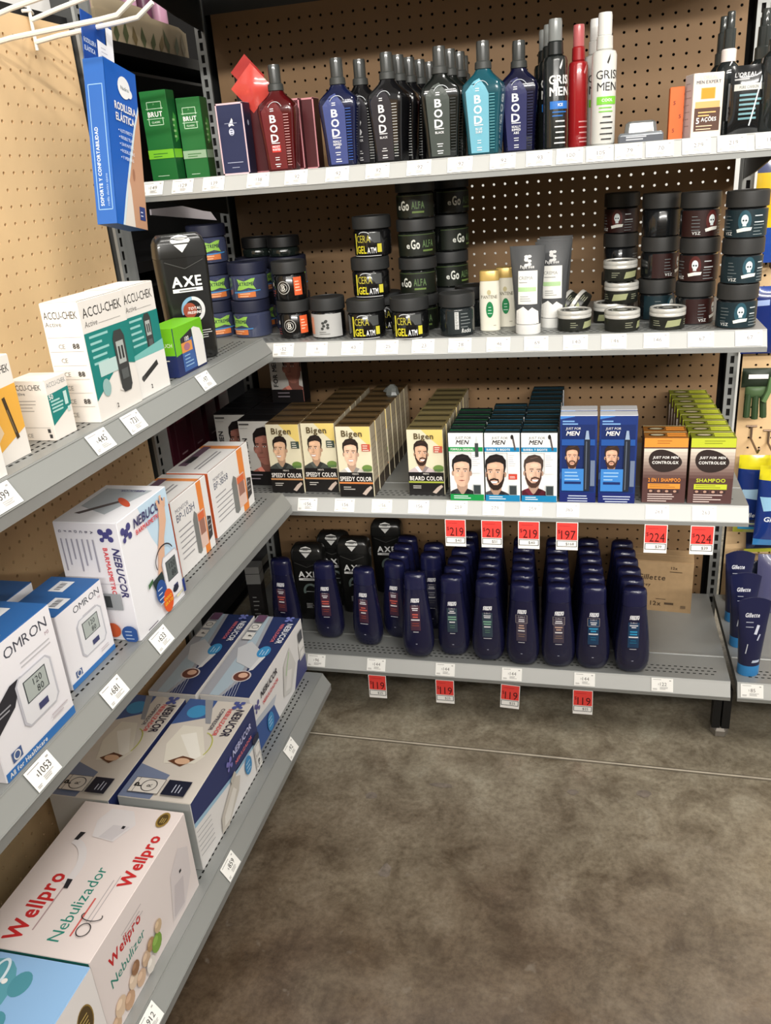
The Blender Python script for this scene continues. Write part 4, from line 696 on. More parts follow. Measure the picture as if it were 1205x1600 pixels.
def bordered(label, loc, body, border, w_=.058, h=.129, d_=.036, deco=True):
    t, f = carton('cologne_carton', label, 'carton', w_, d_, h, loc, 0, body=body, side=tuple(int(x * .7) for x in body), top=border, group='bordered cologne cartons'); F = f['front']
    F.frame(0, 0, w_, h, .0032, border)
    if deco:
        F.poly([(-.005, h * .7), (-.001, h * .74), (.003, h * .79), (.005, h * .76), (.004, h * .71), (.007, h * .68), (.001, h * .69), (-.004, h * .67)], (226, 226, 232)); F.bars(0, h * .715, w_ * .6, 1, .003, .0012, (150, 156, 180), False); F.ell(0, h * .6, .0055, .0065, (200, 204, 220)); F.bars(0, h * .62, .008, 3, .004, .0014, (40, 48, 90), False); F.bars(0, h * .17, w_ * .62, 1, .003, .0012, (170, 176, 200), False); F.bars(0, h * .1, w_ * .4, 1, .003, .001, (170, 176, 200), False); f['right'].ell(0, h * .72, .004, .005, (170, 176, 196))
    return flush(t, f)
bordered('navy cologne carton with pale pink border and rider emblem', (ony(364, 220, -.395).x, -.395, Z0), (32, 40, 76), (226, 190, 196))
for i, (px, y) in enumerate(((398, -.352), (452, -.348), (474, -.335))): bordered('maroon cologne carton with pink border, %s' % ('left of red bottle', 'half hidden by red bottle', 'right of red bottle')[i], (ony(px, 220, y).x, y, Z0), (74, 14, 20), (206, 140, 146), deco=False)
# red pouch on its card, black dome lid, black bottle at the back
t = thing('sachet_pouch', 'red plastic sachet pouch with clear card propped on cartons', 'pouch', loc=(ony(412, 160, -.352).x, -.352, Z0 + .1305), ry=-42)
n = 8; B = MB(); secs = []
for i in range(n + 1):
    v = i / n; row = []
    for s in (-1, 1):
        for j in range(n + 1):
            u = (j / n - .5) * (1 if s < 0 else -1); row.append((u * .062, s * .007 * (1 - (2 * u) ** 2) * (1 - (2 * v - 1) ** 2) + s * .0004, v * .062))
    secs.append(row)
B.loft(secs, mat((226, 84, 74), .2, trans=.25, coat=.5)).obj('pouch_film', t)
MB().box((-.012, .012, .03), (.032, .0128, .085), mat((206, 70, 66), .2, trans=.4)).obj('clear_card', t, smooth=False)
o = MB().lathe([(.0, 0), (.033, .0), (.034, .004), (.034, .045), (.032, .10), (.026, .128), (.014, .144), (.0, .148)], mat((20, 19, 20), .25, coat=.4), 28, caps=(False, False)).obj('domed_bottle'); o.location = (ony(432, 170, -.27).x, -.27, Z0); tag(o, 'black dome topped bottle behind the red sachet', 'bottle')
t = thing('tall_bottle', 'slim black square bottle standing against the pegboard', 'bottle', loc=(ony(376, 120, -.10).x, -.10, Z0)); MB().loft([rr(a, a, .005, z) for z, a in ((0, .018), (.003, .02), (.13, .02), (.14, .012))], mat((22, 24, 24), .3)).obj('bottle_body', t); MB().loft([rr(a, a, .003, z) for z, a in ((.14, .0115), (.205, .0115), (.208, .010))], BLKMET).obj('cap', t)
# slender tall sprays
def tall(label, loc, body, cap, r=.0212, words=None, wc=WHITE, acc=None, rz=0, h=.148):
    t = thing('tall_spray_bottle', label, 'bottle', 'tall slim spray bottles on the top back shelf', loc, rz); m = mat(body, .2, coat=.5)
    MB().lathe([(r * .88, 0), (r, .003), (r, h - .006), (r * .9, h), (r * .62, h + .003)], m, 32).obj('bottle_body', t); spray_top(t, h + .003, r * .66, r * .56, .022, .034, mat(body, .3), cap, clear=True)
    P = Print(cylmap(r), .006); P.poly([(-.002, h * .88), (.001, h * .93), (.004, h * .97), (.003, h * .91), (.0, h * .86)], wc)
    if words: P.text('GRISI', .0, h * .71, .0135, wc, 0 if wc == INK else 1, maxw=r * 1.9); P.text('MEN', .0, h * .585, .0135, wc, 0 if wc == INK else 1, maxw=r * 1.9)
    if acc: P.rect(0, h * .44, r * 1.7, h * .085, acc); P.text(words[0], 0, h * .47, .0045, WHITE, 1); P.bars(0, h * .4, r * 1.3, 2, .006, .0018, acc)
    P.bars(0, h * .3, r * 1.2, 4, .009, .002, wc, False); P.bars(0, h * .06, r, 1, .004, .002, wc, False); P.obj('printed_label', t); return t
CLR = mat((150, 154, 152), .15, trans=.35)
g1 = tall('tall black spray bottle with blue band', (bx(867, -.38), -.38, Z0), (26, 30, 29), CLR, words=('ICE',), acc=(40, 110, 190), rz=28)
for i in range(2): clone(g1, (g1.location.x - .012 * (i + 1), g1.location.y + .06 * (i + 1), Z0), 'tall black spray bottle with blue band, %s behind its front one' % ORD[i], rz=10)
tall('tall red spray bottle with barcode', (bx(902, -.358), -.358, Z0), (150, 28, 32), mat((206, 110, 112), .15, trans=.3), r=.0175, words=None, wc=(206, 150, 150), rz=40, h=.138)
gw = tall('tall white spray bottle with green band', (bx(941, -.385), -.385, Z0), (206, 206, 200), mat((214, 214, 210), .3), words=('COOL',), wc=INK, acc=(120, 196, 60), rz=18)
clone(gw, (gw.location.x - .014, gw.location.y + .06, Z0), 'tall white spray bottle hidden behind its front twin')
# clear blister pack
t = thing('blister_pack', 'low clear plastic blister pack beside tall white bottle', 'pack', loc=(bx(1000, -.39), -.385, Z0)); MB().loft([rr(.038, .03, .004, 0), rr(.038, .03, .004, .012), rr(.035, .028, .004, .016)], mat((120, 124, 128), .25, .4)).obj('tray_card', t); MB().loft([rr(.028, .02, .008, .016), rr(.026, .018, .008, .031), rr(.021, .014, .007, .0345)], mat((150, 152, 150), .08, trans=.55)).obj('clear_dome', t)
P = Print(lambda u, v, e: (u, -.03 - e, v)); P.poly([(-.036, .001), (.036, .001), (.036, .011), (-.036, .011)], (84, 88, 96)); P.bars(0, .008, .05, 2, .004, .0022, (190, 194, 200)); P.obj('printed_label', t)
MB().tube([(-.024, -.012, .02), (-.008, -.016, .026), (.01, -.012, .022), (.022, -.014, .026)], .003, mat((190, 192, 190), .2, .9)).obj('razor_heads', t)
# cartons, pouch and sprays at the right end
t, f = carton('skincare_carton', 'slim orange carton left of white skincare carton', 'carton', .024, .03, .084, (bx(1054, -.37), -.37, Z0), 0, body=(228, 104, 40)); [f['front'].text('5', -.004 + .01 * (i % 2), .012 + .022 * i, .006, (130, 50, 20), 1) for i in range(3)]; flush(t, f)
wd, h = .052, .100; t, f = carton('skincare_carton', 'white skincare carton with orange panel and dark block', 'carton', wd, .04, h, (bx(1101, -.392), -.392, Z0), 14, body=(236, 220, 204), side=(220, 216, 218), top=(240, 232, 226)); F = f['front']
F.text("L'OREAL", 0, h * .9, .0055, (226, 196, 176), 0, maxw=wd * .8); F.text('MEN EXPERT', 0, h * .835, .0048, (90, 96, 110), 1, maxw=wd * .8); F.rect(0, h * .6, wd * .46, h * .17, (238, 164, 70)); F.rect(0, h * .61, wd * .4, h * .15, (246, 150, 40)); F.rect(0, h * .4, wd * .8, h * .16, (238, 176, 110)); F.rect(0, h * .1, wd * .84, h * .36, (88, 60, 48)); F.text('5', -wd * .3, h * .22, .009, WHITE, 1); F.text('AÇÕES', wd * .06, h * .25, .006, WHITE, 1, maxw=wd * .5); F.bars(0, h * .38, wd * .6, 2, .005, .002, (246, 190, 120)); F.bars(0, h * .17, wd * .7, 2, .005, .0014, (236, 206, 170)); f['left'].bars(0, h * .85, .028, 7, .011, .0016, (180, 176, 176)); flush(t, f)
def big_spray(label, loc, r, h, white=False):
    t = thing('large_spray_bottle', label, 'bottle', 'large dark spray bottles at the top shelf end', loc); m = mat((34, 38, 38), .12, coat=.6)
    MB().lathe([(r * .9, 0), (r, .004), (r, h - .02), (r * .92, h - .008), (r * .6, h)], m, 32).obj('bottle_body', t); MB().lathe([(r * .62, h), (r * .62, h + .018), (r * .52, h + .02)], mat((232, 222, 216), .4) if white else mat((70, 74, 72), .15, trans=.3), 24).obj('collar', t)
    MB().lathe([(r * .5, h + .02), (r * .48, h + .05), (r * .36, h + .052), (r * .34, h + .075), (r * .3, h + .077)], mat((66, 70, 68), .12, trans=.35), 24).obj('spray_cap', t); MB().lathe([(r * .3, h + .02), (r * .28, h + .045), (r * .18, h + .07)], mat((120, 124, 122), .3), 12).obj('nozzle', t)
    P = Print(cylmap(r), .006); P.rect(.006, h * .2, r * .5, h * .5, (206, 170, 80) if not white else (150, 150, 150)); P.bars(.006, h * .36, r * .4, 4, .008, .003, (40, 40, 40), False); P.obj('printed_label', t); return t
big_spray('dark spray bottle with white collar behind skincare carton', (bx(1128, -.325), -.325, Z0), .02, .118, True); big_spray('dark spray bottle against the white collared one', (bx(1118, -.27), -.27, Z0), .02, .118)
big_spray('large dark clear spray bottle cut by the frame edge', (bx(1203, -.385), -.385, Z0), .027, .122); big_spray('large dark spray bottle second from the shelf end', (bx(1180, -.31), -.31, Z0), .024, .118)
def pillow(t, name, w_, h, th, m, z0=0, taper=0, n=10, mats=None, arch=0):
    secs = []
    for i in range(n + 1):
        v = i / n; hw = w_ / 2 * (1 - taper * (1 - v)); k = (1 - (2 * v - 1) ** 4)
        row = []
        for s in (-1, 1):
            for j in range(n + 1):
                u = (2 * j / n - 1) * (1 if s < 0 else -1); row.append((u * hw, s * (th * (1 - u * u) ** .8 * k + .0005), z0 + v * h + arch * (1 - u * u) * (v > .95)))
        secs.append(row)
    return MB().loft(secs, m, mats=mats).obj(name, t, ang=60)
t = thing('skincare_pouch', 'black glossy stand-up pouch with slanted white streak', 'pouch', loc=(bx(1163, -.40), -.395, Z0), rx=-3); pillow(t, 'pouch_film', .058, .106, .008, mat((20, 22, 24), .16, coat=.6)); P = Print(lambda u, v, e: (u, -.0005 - .008 * max(0, 1 - (u / .029) ** 2) ** .8 * (1 - (2 * v / .106 - 1) ** 4) - e, v), .008)
P.text("L'OREAL", -.006, .088, .0065, (206, 206, 206), 1, sh=.1, maxw=.034); P.bars(-.006, .083, .034, 1, .004, .0024, (180, 180, 180)); P.rect(.0, .067, .046, .010, (206, 206, 200)); P.text('PURE CARBON', .0, .0695, .0045, (90, 90, 84), 0, maxw=.03); P.bars(.004, .058, .036, 6, .0072, .0032, (110, 156, 164)); P.line((.004, .012), (.022, .098), .0022, (226, 236, 238)); P.obj('printed_label', t)
# ------------------------------------------------------------------ second back shelf: jars, tubes, tins
Z1 = ZB[1]
def jar(label, loc, r, h, body, lid, deco, group, rz=0, lidf=.3, gloss=.18, trans=0):
    t = thing('gel_jar', label, 'jar', group, loc, rz); m = mat(body, gloss, coat=.4, trans=trans); zl = h * (1 - lidf)
    MB().lathe([(r * .86, 0), (r * .95, .002), (r * .97, .006), (r * .97, zl - .007), (r * .9, zl - .003), (r * .86, zl - .001)], m, 36).obj('jar_body', t)
    n = 72; B = MB(); lm = mat(lid, .5)
    def ring(rad, z, ridge=0): return [((rad - (ridge if j % 2 else 0)) * math.cos(2 * math.pi * j / n), (rad - (ridge if j % 2 else 0)) * math.sin(2 * math.pi * j / n), z) for j in range(n)]
    B.loft([ring(r * .97, zl - .001), ring(r, zl, .0004), ring(r, h - .004, .0004), ring(r * .985, h - .0012), ring(r * .95, h), ring(r * .9, h), ring(r * .89, h - .001)], lm); B.obj('lid', t, ang=30)
    if deco:
        P = Print(cylmap(r * .97), .006); deco(P, r, zl); P.obj('printed_label', t)
    return t
def d_round(P, r, z):
    P.ring(-.004, z * .5, .0135, .0135, .0016, (170, 168, 162)); P.ring(-.004, z * .5, .0085, .0085, .0012, (190, 188, 182)); P.text('B', -.004, z * .5 - .0055, .011, (206, 204, 196), 1); P.rect(.0275, z * .2, .018, z * .66, (222, 96, 52)); P.bars(.0275, z * .68, .013, 4, .006, .0022, (246, 190, 160)); P.bars(-.031, z * .36, .014, 3, .005, .0016, (130, 60, 54)); P.ell(-.031, z * .62, .003, .0045, (170, 168, 162))
def d_silver(P, r, z):
    P.rect(0, z * .06, .094, z * .82, (176, 176, 174)); P.rect(-.03, z * .16, .022, z * .6, (206, 146, 118)); [P.ell(.008 + .006 * math.cos(i), z * .5 + .008 * math.sin(i * 1.7), .0034, .003, (60, 62, 60), 8) for i in range(7)]; P.bars(.008, z * .24, .026, 2, .004, .0012, (110, 110, 108))
def d_cera(P, r, z):
    P.rect(-.026, z * .1, .004, z * .74, (216, 206, 60)); P.poly([(.004, z * .86), (.03, z * .86), (.03, z * .5), (.016, z * .5)], (70, 72, 72)); P.text('CERA', -.022, z * .52, z * .26, (190, 180, 66), 0, al='l', maxw=.031); P.text('GEL', -.022, z * .14, z * .26, (222, 210, 50), 1, al='l', maxw=.022); P.text('ATM', .002, z * .14, z * .2, (232, 232, 232), 1, al='l', maxw=.018); P.rect(.027, z * .16, .009, z * .3, (206, 196, 60)); P.rect(0, z * .03, .06, .0012, (206, 206, 206)); P.ring(-.004, z * .8, .012, .006, .0016, (200, 204, 206), 10, 170)
def d_ego(P, r, z): P.rect(.0, z * .08, .11, z * .8, (20, 25, 17)); P.rect(0, z * .84, .11, .0012, (70, 90, 50)); P.text('e', -.026, z * .36, z * .22, (206, 208, 200), 1); P.text('Go', -.02, z * .34, z * .34, (214, 216, 206), 1, al='l', maxw=.018); P.text('ALFA', .003, z * .38, z * .26, (88, 112, 72), 1, al='l', maxw=.026); P.rect(.016, z * .22, .024, z * .07, (100, 122, 62))
def d_dark(P, r, z): P.rect(.006, z * .1, .056, z * .78, (30, 38, 40)); P.rect(-.002, z * .26, .008, z * .58, (200, 202, 200)); P.bars(-.002, z * .78, .006, 10, z * .055, .0009, (40, 40, 40)); P.bars(.018, z * .76, .024, 5, z * .11, .0013, (130, 136, 136)); P.text('Rocka', .017, z * .14, z * .14, (206, 208, 206), 1, sh=.2, maxw=.02)
def d_xt(P, r, z):
    P.poly([(-.020, z * .84), (-.004, z * .74), (.012, z * .84), (.020, z * .84), (.014, z * .62), (.020, z * .42), (.004, z * .5), (-.014, z * .42), (-.022, z * .42), (-.016, z * .62)], (150, 200, 84)); P.text('XTREME', -.001, z * .58, z * .13, (30, 44, 60), 1, sh=.15, maxw=.032); P.rect(-.002, z * .14, .04, z * .2, (216, 122, 64)); P.bars(-.002, z * .26, .03, 2, z * .09, .0016, (246, 200, 160)); P.poly([(-.03, z * .36), (.03, z * .4), (.03, z * .36), (-.03, z * .3)], (70, 140, 200))
def d_skull(c):
    def f(P, r, z):
        P.rect(0, z * .05, .118, z * .86, tuple(int(x * .5) for x in c)); P.ell(0, z * .56, .011, z * .34, c); P.ell(.0, z * .6, .0058, z * .16, (226, 236, 236)); P.rect(0, z * .4, .006, z * .12, (216, 228, 228)); P.ell(-.0022, z * .58, .0016, .0016, (30, 44, 52), 8); P.ell(.0022, z * .58, .0016, .0016, (30, 44, 52), 8); P.poly([(-.0125, z * .3), (-.011, z * .2), (0, z * .24), (.011, z * .26), (.0125, z * .36), (0, z * .36)], (232, 234, 226))
        P.bars(.026, z * .7, .02, 2, z * .2, .0016, (206, 212, 214)); P.bars(.026, z * .42, .022, 4, z * .1, .0009, (150, 160, 162)); P.bars(-.028, z * .7, .016, 5, z * .11, .001, (120, 128, 130)); P.text('VSZ', -.027, z * .12, z * .1, (206, 208, 206), 1)
    return f
SB, SR, SD = (38, 80, 94), (84, 32, 28), (34, 36, 38)
def sx(px, py, y): return ony(px, py, y).x
def stack(prefix, x, y, r, h, n, body, lid, decos, group, rots, z0=Z1, lidf=.3, jit=.003):
    for i in range(n):
        where = ('at the bottom', 'second from the bottom', 'third from the bottom', 'at the top')[i if i < n - 1 or n == 1 else 3] if n > 1 else 'standing alone'
        jar('%s, %s' % (prefix, where) if n > 1 else prefix, (x + random.uniform(-jit, jit) * (i > 0), y + random.uniform(-jit, jit) * (i > 0), z0 + i * h), r, h, body, lid, decos[i % len(decos)], group, rots[i % len(rots)], lidf)
BK = (14, 14, 15); LID = (40, 41, 41)
stack('black jar with round emblem and orange tab', .278, -.347, .0365, .0795, 2, BK, LID, [d_round], 'black jars with round emblem', [6, 2])
jar('black jar with silver label beside emblem jars', (.357, -.356, Z1), .037, .083, BK, LID, d_silver, 'dark gel jars', -10)
jar('yellow print gel jar at front beside silver label jar', (.445, -.372, Z1), .0400, .0785, BK, LID, d_cera, 'yellow print gel jars', 8)
jar('yellow print gel jar at front beside the green print stack', (.540, -.385, Z1), .0395, .0810, BK, LID, d_cera, 'yellow print gel jars', 2)
jar('yellow print gel jar hidden behind the front two', (.462, -.285, Z1), .0400, .0785, BK, LID, d_cera, 'yellow print gel jars', 20)
jar('yellow print gel jar resting on the front one, second layer', (.4515, -.335, Z1 + .0785), .0400, .0785, BK, LID, d_cera, 'yellow print gel jars', 4)
jar('yellow print gel jar topping its stack', (.4555, -.315, Z1 + .157), .0400, .0785, BK, LID, d_cera, 'yellow print gel jars', -6)
stack('green print gel jar behind the yellow print jars', .545, -.300, .0400, .0745, 4, (17, 20, 18), LID, [d_ego], 'green print gel jars', [6, -8, 24, -6])
stack('green print gel jar near the pegboard', .600, -.205, .0400, .0745, 4, (15, 18, 16), LID, [d_ego], 'green print gel jars', [50, 40, 60, 45])
jar('lone dark jar with white barcode', (.636, -.375, Z1), .0362, .0835, (24, 30, 32), LID, d_dark, 'dark gel jars', 10); jar('dark jar behind the lone barcode jar', (.652, -.277, Z1), .0345, .0835, (24, 30, 32), (22, 22, 22), d_dark, 'dark gel jars', 70)
XB = (66, 72, 98)
stack('blue gel jar with lime cross print, by shelf end', .078, -.305, .0425, .0795, 3, XB, (30, 34, 56), [d_xt], 'blue gel jars', [38, 40, 36])
stack('blue gel jar with lime cross print, beside emblem jars', .168, -.318, .0425, .0795, 2, XB, (30, 34, 56), [d_xt], 'blue gel jars', [-20, 14])
stack('blue gel jar behind the emblem jar stack', .235, -.235, .0425, .0795, 2, XB, (26, 28, 44), [d_xt], 'blue gel jars', [40, 60]); stack('blue gel jar in the second row by shelf end', .145, -.22, .0425, .0795, 2, XB, (26, 28, 44), [d_xt], 'blue gel jars', [50, 70])
for i, (x, y) in enumerate(((.23, -.237), (.16, -.215), (.27, -.13))):
    if i < 2: jar('black topped jar lying on blue jars, %s' % ('behind emblem jars', 'near shelf end')[i], (x, y, Z1 + .159), .036, .042, (20, 26, 24), (12, 12, 13), None, 'dark gel jars', 0, .5)
# skull jars, four columns of three
for k, (nm, x, y, cs, rots) in enumerate((('blue skull jar column at shelf end', 1.1635, -.375, (SB, SB, SB), (4, 12, -12)), ('red skull jar column beside the blue one', 1.094, -.322, (SR, SR, SR), (64, -16, 30)), ('mixed skull jar column, third from shelf end', 1.0265, -.262, (SB, SR, SD), (52, 70, 120)), ('dark skull jar column nearest the flat tins', .955, -.135, (SD, SD, SR), (120, 100, -16)))):
    stack(nm.replace(' column', ', column'), x, y, .0363, .0800, 3, (20, 22, 24), (44, 44, 43), [d_skull(c) for c in cs], 'skull print jars', rots, lidf=.33)
# white gold-cap bottles
def pantene(label, loc):
    t = thing('shampoo_bottle', label, 'bottle', 'white gold-cap shampoo bottles', loc); pr = [(0, .018, .011), (.002, .0205, .0135), (.05, .0215, .014), (.088, .0205, .0135), (.100, .0195, .013)]
    MB().loft([se(a, b, 2.6, z) for z, a, b in pr], mat((226, 222, 206), .25, coat=.4)).obj('bottle_body', t); MB().loft([se(a, b, 2.8, z) for z, a, b in ((.1, .0197, .0132), (.1005, .0202, .0137), (.117, .0198, .0134), (.1195, .0185, .0124))], mat((206, 176, 104), .28, .35)).obj('cap', t)
    P = Print(lambda u, v, e: (u, -lerp_prof(pr, v)[1] * max(.02, 1 - abs(u / lerp_prof(pr, v)[0]) ** 2.6) ** (1 / 2.6) - e, v), .005); P.text('PANTENE', 0, .066, .0065, (90, 86, 70), 0, maxw=.032); P.ell(0, .078, .004, .005, (190, 180, 140)); P.ell(.001, .044, .0075, .016, (20, 122, 70)); P.bars(.001, .048, .010, 3, .006, .0012, (206, 232, 214), False); P.bars(.012, .012, .008, 1, .003, .0012, (150, 146, 130)); P.obj('printed_label', t); return t
pantene('white shampoo bottle with gold cap and green drop', (.6995, -.348, Z1)); pantene('white shampoo bottle with gold cap behind its twin', (.7275, -.308, Z1))
# grey and white tubes standing on their caps
def tube_(name, label, loc, wb, wt, h, ht, cap, body, cb, deco, group, rz=0, capr=None, arch=0):
    t = thing(name, label, 'tube', group, loc, rz); pr = []
    for i in range(9):
        v = i / 8; pr.append((ht + (h - ht) * v, wb + (wt - wb) * v, max(.0012, wb * .82 * (1 - v ** 1.4))))
    MB().loft([se(wb * .96, wb * .8, 2, 0), se(wb, wb * .84, 2, .002), se(wb, wb * .84, 2, ht)], mat(cap, .35)).obj('cap', t)
    B = MB(); secs = [se(a, b, 2, z) for z, a, b in pr]
    if arch: secs[-1] = [(x, y, z + arch * (1 - (x / wt) ** 2)) for x, y, z in secs[-1]]
    B.loft(secs, mat(body, .3, coat=.3)).obj('tube_body', t, ang=50)
    P = Print(lambda u, v, e: (u, -lerp_prof(pr, v)[1] * max(.0, 1 - (u / lerp_prof(pr, v)[0]) ** 2) ** .5 - e, v), .006); deco(P, wb, h); P.obj('printed_label', t); return t
def d_tube(P, w_, h):
    P.poly([(-w_ * .9, .020), (w_ * .9, .020), (w_ * .86, .044), (w_ * .4, .052), (.1 * w_, .046), (-w_ * .3, .054), (-w_ * .86, .046)], (230, 229, 224)); P.rect(.001, .058, w_ * 1.5, .062 * h / .165, (226, 226, 220)); P.text('CREMA', -w_ * .66, .104, .0062, (120, 120, 116), 0, al='l', maxw=w_ * 1.1); P.bars(-.002, .098, w_ * 1.1, 1, .003, .0016, (150, 150, 146)); P.rect(0, .082, w_ * 1.4, .008, (172, 206, 150)); P.bars(0, .072, w_ * 1.1, 3, .004, .0012, (150, 150, 146)); [P.ell(.004 * math.cos(i * 2.1), .138 + .0085 * math.sin(i * 1.3), .0042, .003, (214, 214, 212), 8) for i in range(8)]; P.text('Papa Blue', 0, .125, .006, (220, 220, 218), 1, maxw=w_ * 1.1)
for i, (x, y, lb) in enumerate(((.7785, -.385, 'grey and white cream tube at the front'), (.8225, -.322, 'grey and white cream tube behind and right of the front tube'), (.822, -.262, 'grey and white cream tube third back near pegboard'), (.824, -.205, 'grey and white cream tube last in its row'))): tube_('cream_tube', lb, (x, y, Z1), .0245, .0345, .166, .019, (226, 226, 222), (70, 72, 74), None, d_tube, 'grey and white cream tubes', rz=-3)
# flat pomade tins
def tin(label, loc, rx=0, ry=0, rz=0, decor=True, r=.0335, h=.0395):
    t = thing('pomade_tin', label, 'tin', 'flat pomade tins', loc, rz, rx, ry); MB().lathe([(r * .93, 0), (r * .97, .002), (r * .97, h * .62), (r * .9, h * .63)], mat((34, 35, 30), .35), 36).obj('tin_body', t); MB().lathe([(r * .97, h * .62), (r, h * .64), (r, h * .76), (r * .985, h * .78), (r, h * .8), (r, h * .95), (r * .97, h), (r * .86, h), (r * .84, h - .002)], mat((206, 205, 198), .3, .3), 36, caps=(False, False)).obj('lid', t)
    MB().lathe([(r * .84, h - .002), (.001, h - .002)], mat((28, 28, 28), .3), 36, caps=(False, False)).obj('lid_top', t); P = Print(lambda u, v, e: (u, v, h - .002 + e)); P.ring(0, 0, r * .6, r * .6, .002, (176, 176, 168)); P.ell(0, 0, r * .3, r * .3, (150, 150, 144)); P.obj('printed_top', t)
    P = Print(cylmap(r * .97), .005); P.poly([(-.016, h * .14), (.012, h * .2), (.016, h * .5), (-.012, h * .46)], (152, 156, 116)); P.bars(.03, h * .42, .014, 3, .004, .0013, (140, 142, 120)); P.bars(-.032, h * .42, .016, 3, .004, .0013, (140, 142, 120)); P.obj('printed_label', t); return t
tin('flat pomade tin at the front nearest the grey tubes', (.8665, -.360, Z1), rz=60); tin('flat pomade tin at the front in the middle', (.9575, -.378, Z1), rz=80); tin('flat pomade tin at the front nearest skull jars', (1.0415, -.370, Z1), rz=18)
tin('flat pomade tin under the stacked tins', (.936, -.288, Z1), rz=-20); tin('flat pomade tin on the second layer', (.957, -.288, Z1 + .0395), rz=-6); tin('flat pomade tin third in the stack', (.954, -.264, Z1 + .079), rz=40); tin('flat pomade tin topping the stack', (.966, -.240, Z1 + .1185), rz=70) if False else None
tin('pomade tin leaning on edge, showing pale lid', (sx(911, 480, -.285), -.298, Z1 + .0285), ry=-60, rz=-16, h=.021); tin('pomade tin leaning on edge, outermost', (sx(911, 480, -.285) - .0255, -.292, Z1 + .0285), ry=-60, rz=-16, h=.021)
# ------------------------------------------------------------------ third back shelf: hair colour cartons
Z2 = ZB[2]
SK = (222, 178, 146)
def portrait(P, u, v, s, hair=(38, 28, 24), skin=SK, beard=None, shirt=(40, 42, 46), turn=0, smile=True):
    """head and shoulders as flat print; s = head height"""
    q = lambda pts: [(u + a * s, v + b * s) for a, b in pts]; k_ = lambda c, f: tuple(min(255, int(x * f)) for x in c); dk = k_(skin, .80); md = k_(skin, .91); lt = k_(skin, 1.07)
    def strip(o, i, c):
        for a in range(len(o) - 1): P.poly(q([o[a], o[a + 1], i[a + 1], i[a]]), c); P.lay -= 1
        P.lay += 1
    P.poly(q([(-.66, -.62), (.66, -.62), (.6, -.34), (.3, -.16), (.14, -.1), (-.14, -.1), (-.3, -.16), (-.6, -.34)]), shirt); P.poly(q([(-.16, -.2), (0, -.32), (.16, -.2), (.18, .1), (-.18, .1)]), dk); P.poly(q([(-.3, -.16), (-.16, -.1), (0, -.36), (-.1, -.42)]), k_(shirt, 1.3)); P.poly(q([(.3, -.16), (.16, -.1), (0, -.36), (.1, -.42)]), k_(shirt, .7))
    for sx_ in (-1, 1): P.ell(u + sx_ * .285 * s, v + .42 * s, .045 * s, .09 * s, dk, 10)
    face = [(-.265, .62), (-.27, .42), (-.245, .22), (-.17, .05), (-.07, -.035), (.07, -.035), (.17, .05), (.245, .22), (.27, .42), (.265, .62), (.2, .82), (0, .88), (-.2, .82)]
    P.poly(q(face), skin); P.poly(q([(.265, .62), (.27, .42), (.245, .22), (.17, .05), (.07, -.035), (.1, .1), (.15, .3), (.17, .6)]), md); P.poly(q([(.265, .6), (.27, .42), (.245, .22), (.19, .09), (.2, .3), (.225, .5)]), dk); P.ell(u + (turn - .03) * s, v + .70 * s, .13 * s, .07 * s, lt, 12); P.ell(u + (turn - .15) * s, v + .36 * s, .06 * s, .06 * s, lt, 10)
    if beard:
        strip([(-.272, .46), (-.262, .25), (-.19, .02), (-.075, -.085), (.075, -.085), (.19, .02), (.262, .25), (.272, .46)], [(-.24, .46), (-.215, .28), (-.16, .19), (-.06, .085), (.06, .085), (.16, .19), (.215, .28), (.24, .46)], beard)
        strip([(turn - .15, .16), (turn - .13, .27), (turn, .31), (turn + .13, .27), (turn + .15, .16)], [(turn - .11, .16), (turn - .09, .23), (turn, .25), (turn + .09, .23), (turn + .11, .16)], beard)
    o_ = [(-.275, .48), (-.31, .68), (-.29, .88), (-.16, 1.03), (.04, 1.08), (.22, 1.03), (.32, .88), (.32, .68), (.275, .48)]; i_ = [(-.245, .5), (-.255, .66), (-.235, .76), (-.13, .80), (.02, .83), (.15, .81), (.24, .76), (.255, .66), (.245, .5)]
    strip(o_, i_, hair); P.line((u - .1 * s, v + .93 * s), (u + .14 * s, v + .99 * s), .02 * s, k_(hair, 1.7))
    for sx_ in (-1, 1):
        ex = turn + sx_ * .115
        P.poly(q([(ex - .075, .565), (ex + .07, .565), (ex + .06, .592), (ex - .06, .592)]), k_(hair, 1.15)); P.ell(u + ex * s, v + .505 * s, .052 * s, .02 * s, (236, 230, 226), 8); P.ell(u + ex * s, v + .506 * s, .022 * s, .021 * s, (44, 34, 32), 8); P.line((u + (ex - .055) * s, v + .525 * s), (u + (ex + .055) * s, v + .525 * s), .01 * s, k_(skin, .6))
    P.poly(q([(turn + .0, .5), (turn + .035, .5), (turn + .065, .335), (turn + .0, .32)]), md); P.poly(q([(turn - .06, .335), (turn + .06, .335), (turn + .035, .31), (turn - .035, .31)]), dk)
    if smile: P.poly(q([(turn - .115, .225), (turn, .215), (turn + .115, .225), (turn + .06, .145), (turn - .06, .145)]), (242, 238, 234)); P.line((u + (turn - .12) * s, v + .228 * s), (u + (turn + .12) * s, v + .228 * s), .014 * s, (150, 84, 78)); P.line((u + (turn - .06) * s, v + .14 * s), (u + (turn + .06) * s, v + .14 * s), .018 * s, (176, 104, 96))
    else: P.poly(q([(turn - .1, .195), (turn, .215), (turn + .1, .195), (turn, .165)]), (178, 112, 102)); P.line((u + (turn - .1) * s, v + .195 * s), (u + (turn + .1) * s, v + .195 * s), .01 * s, (120, 66, 62))
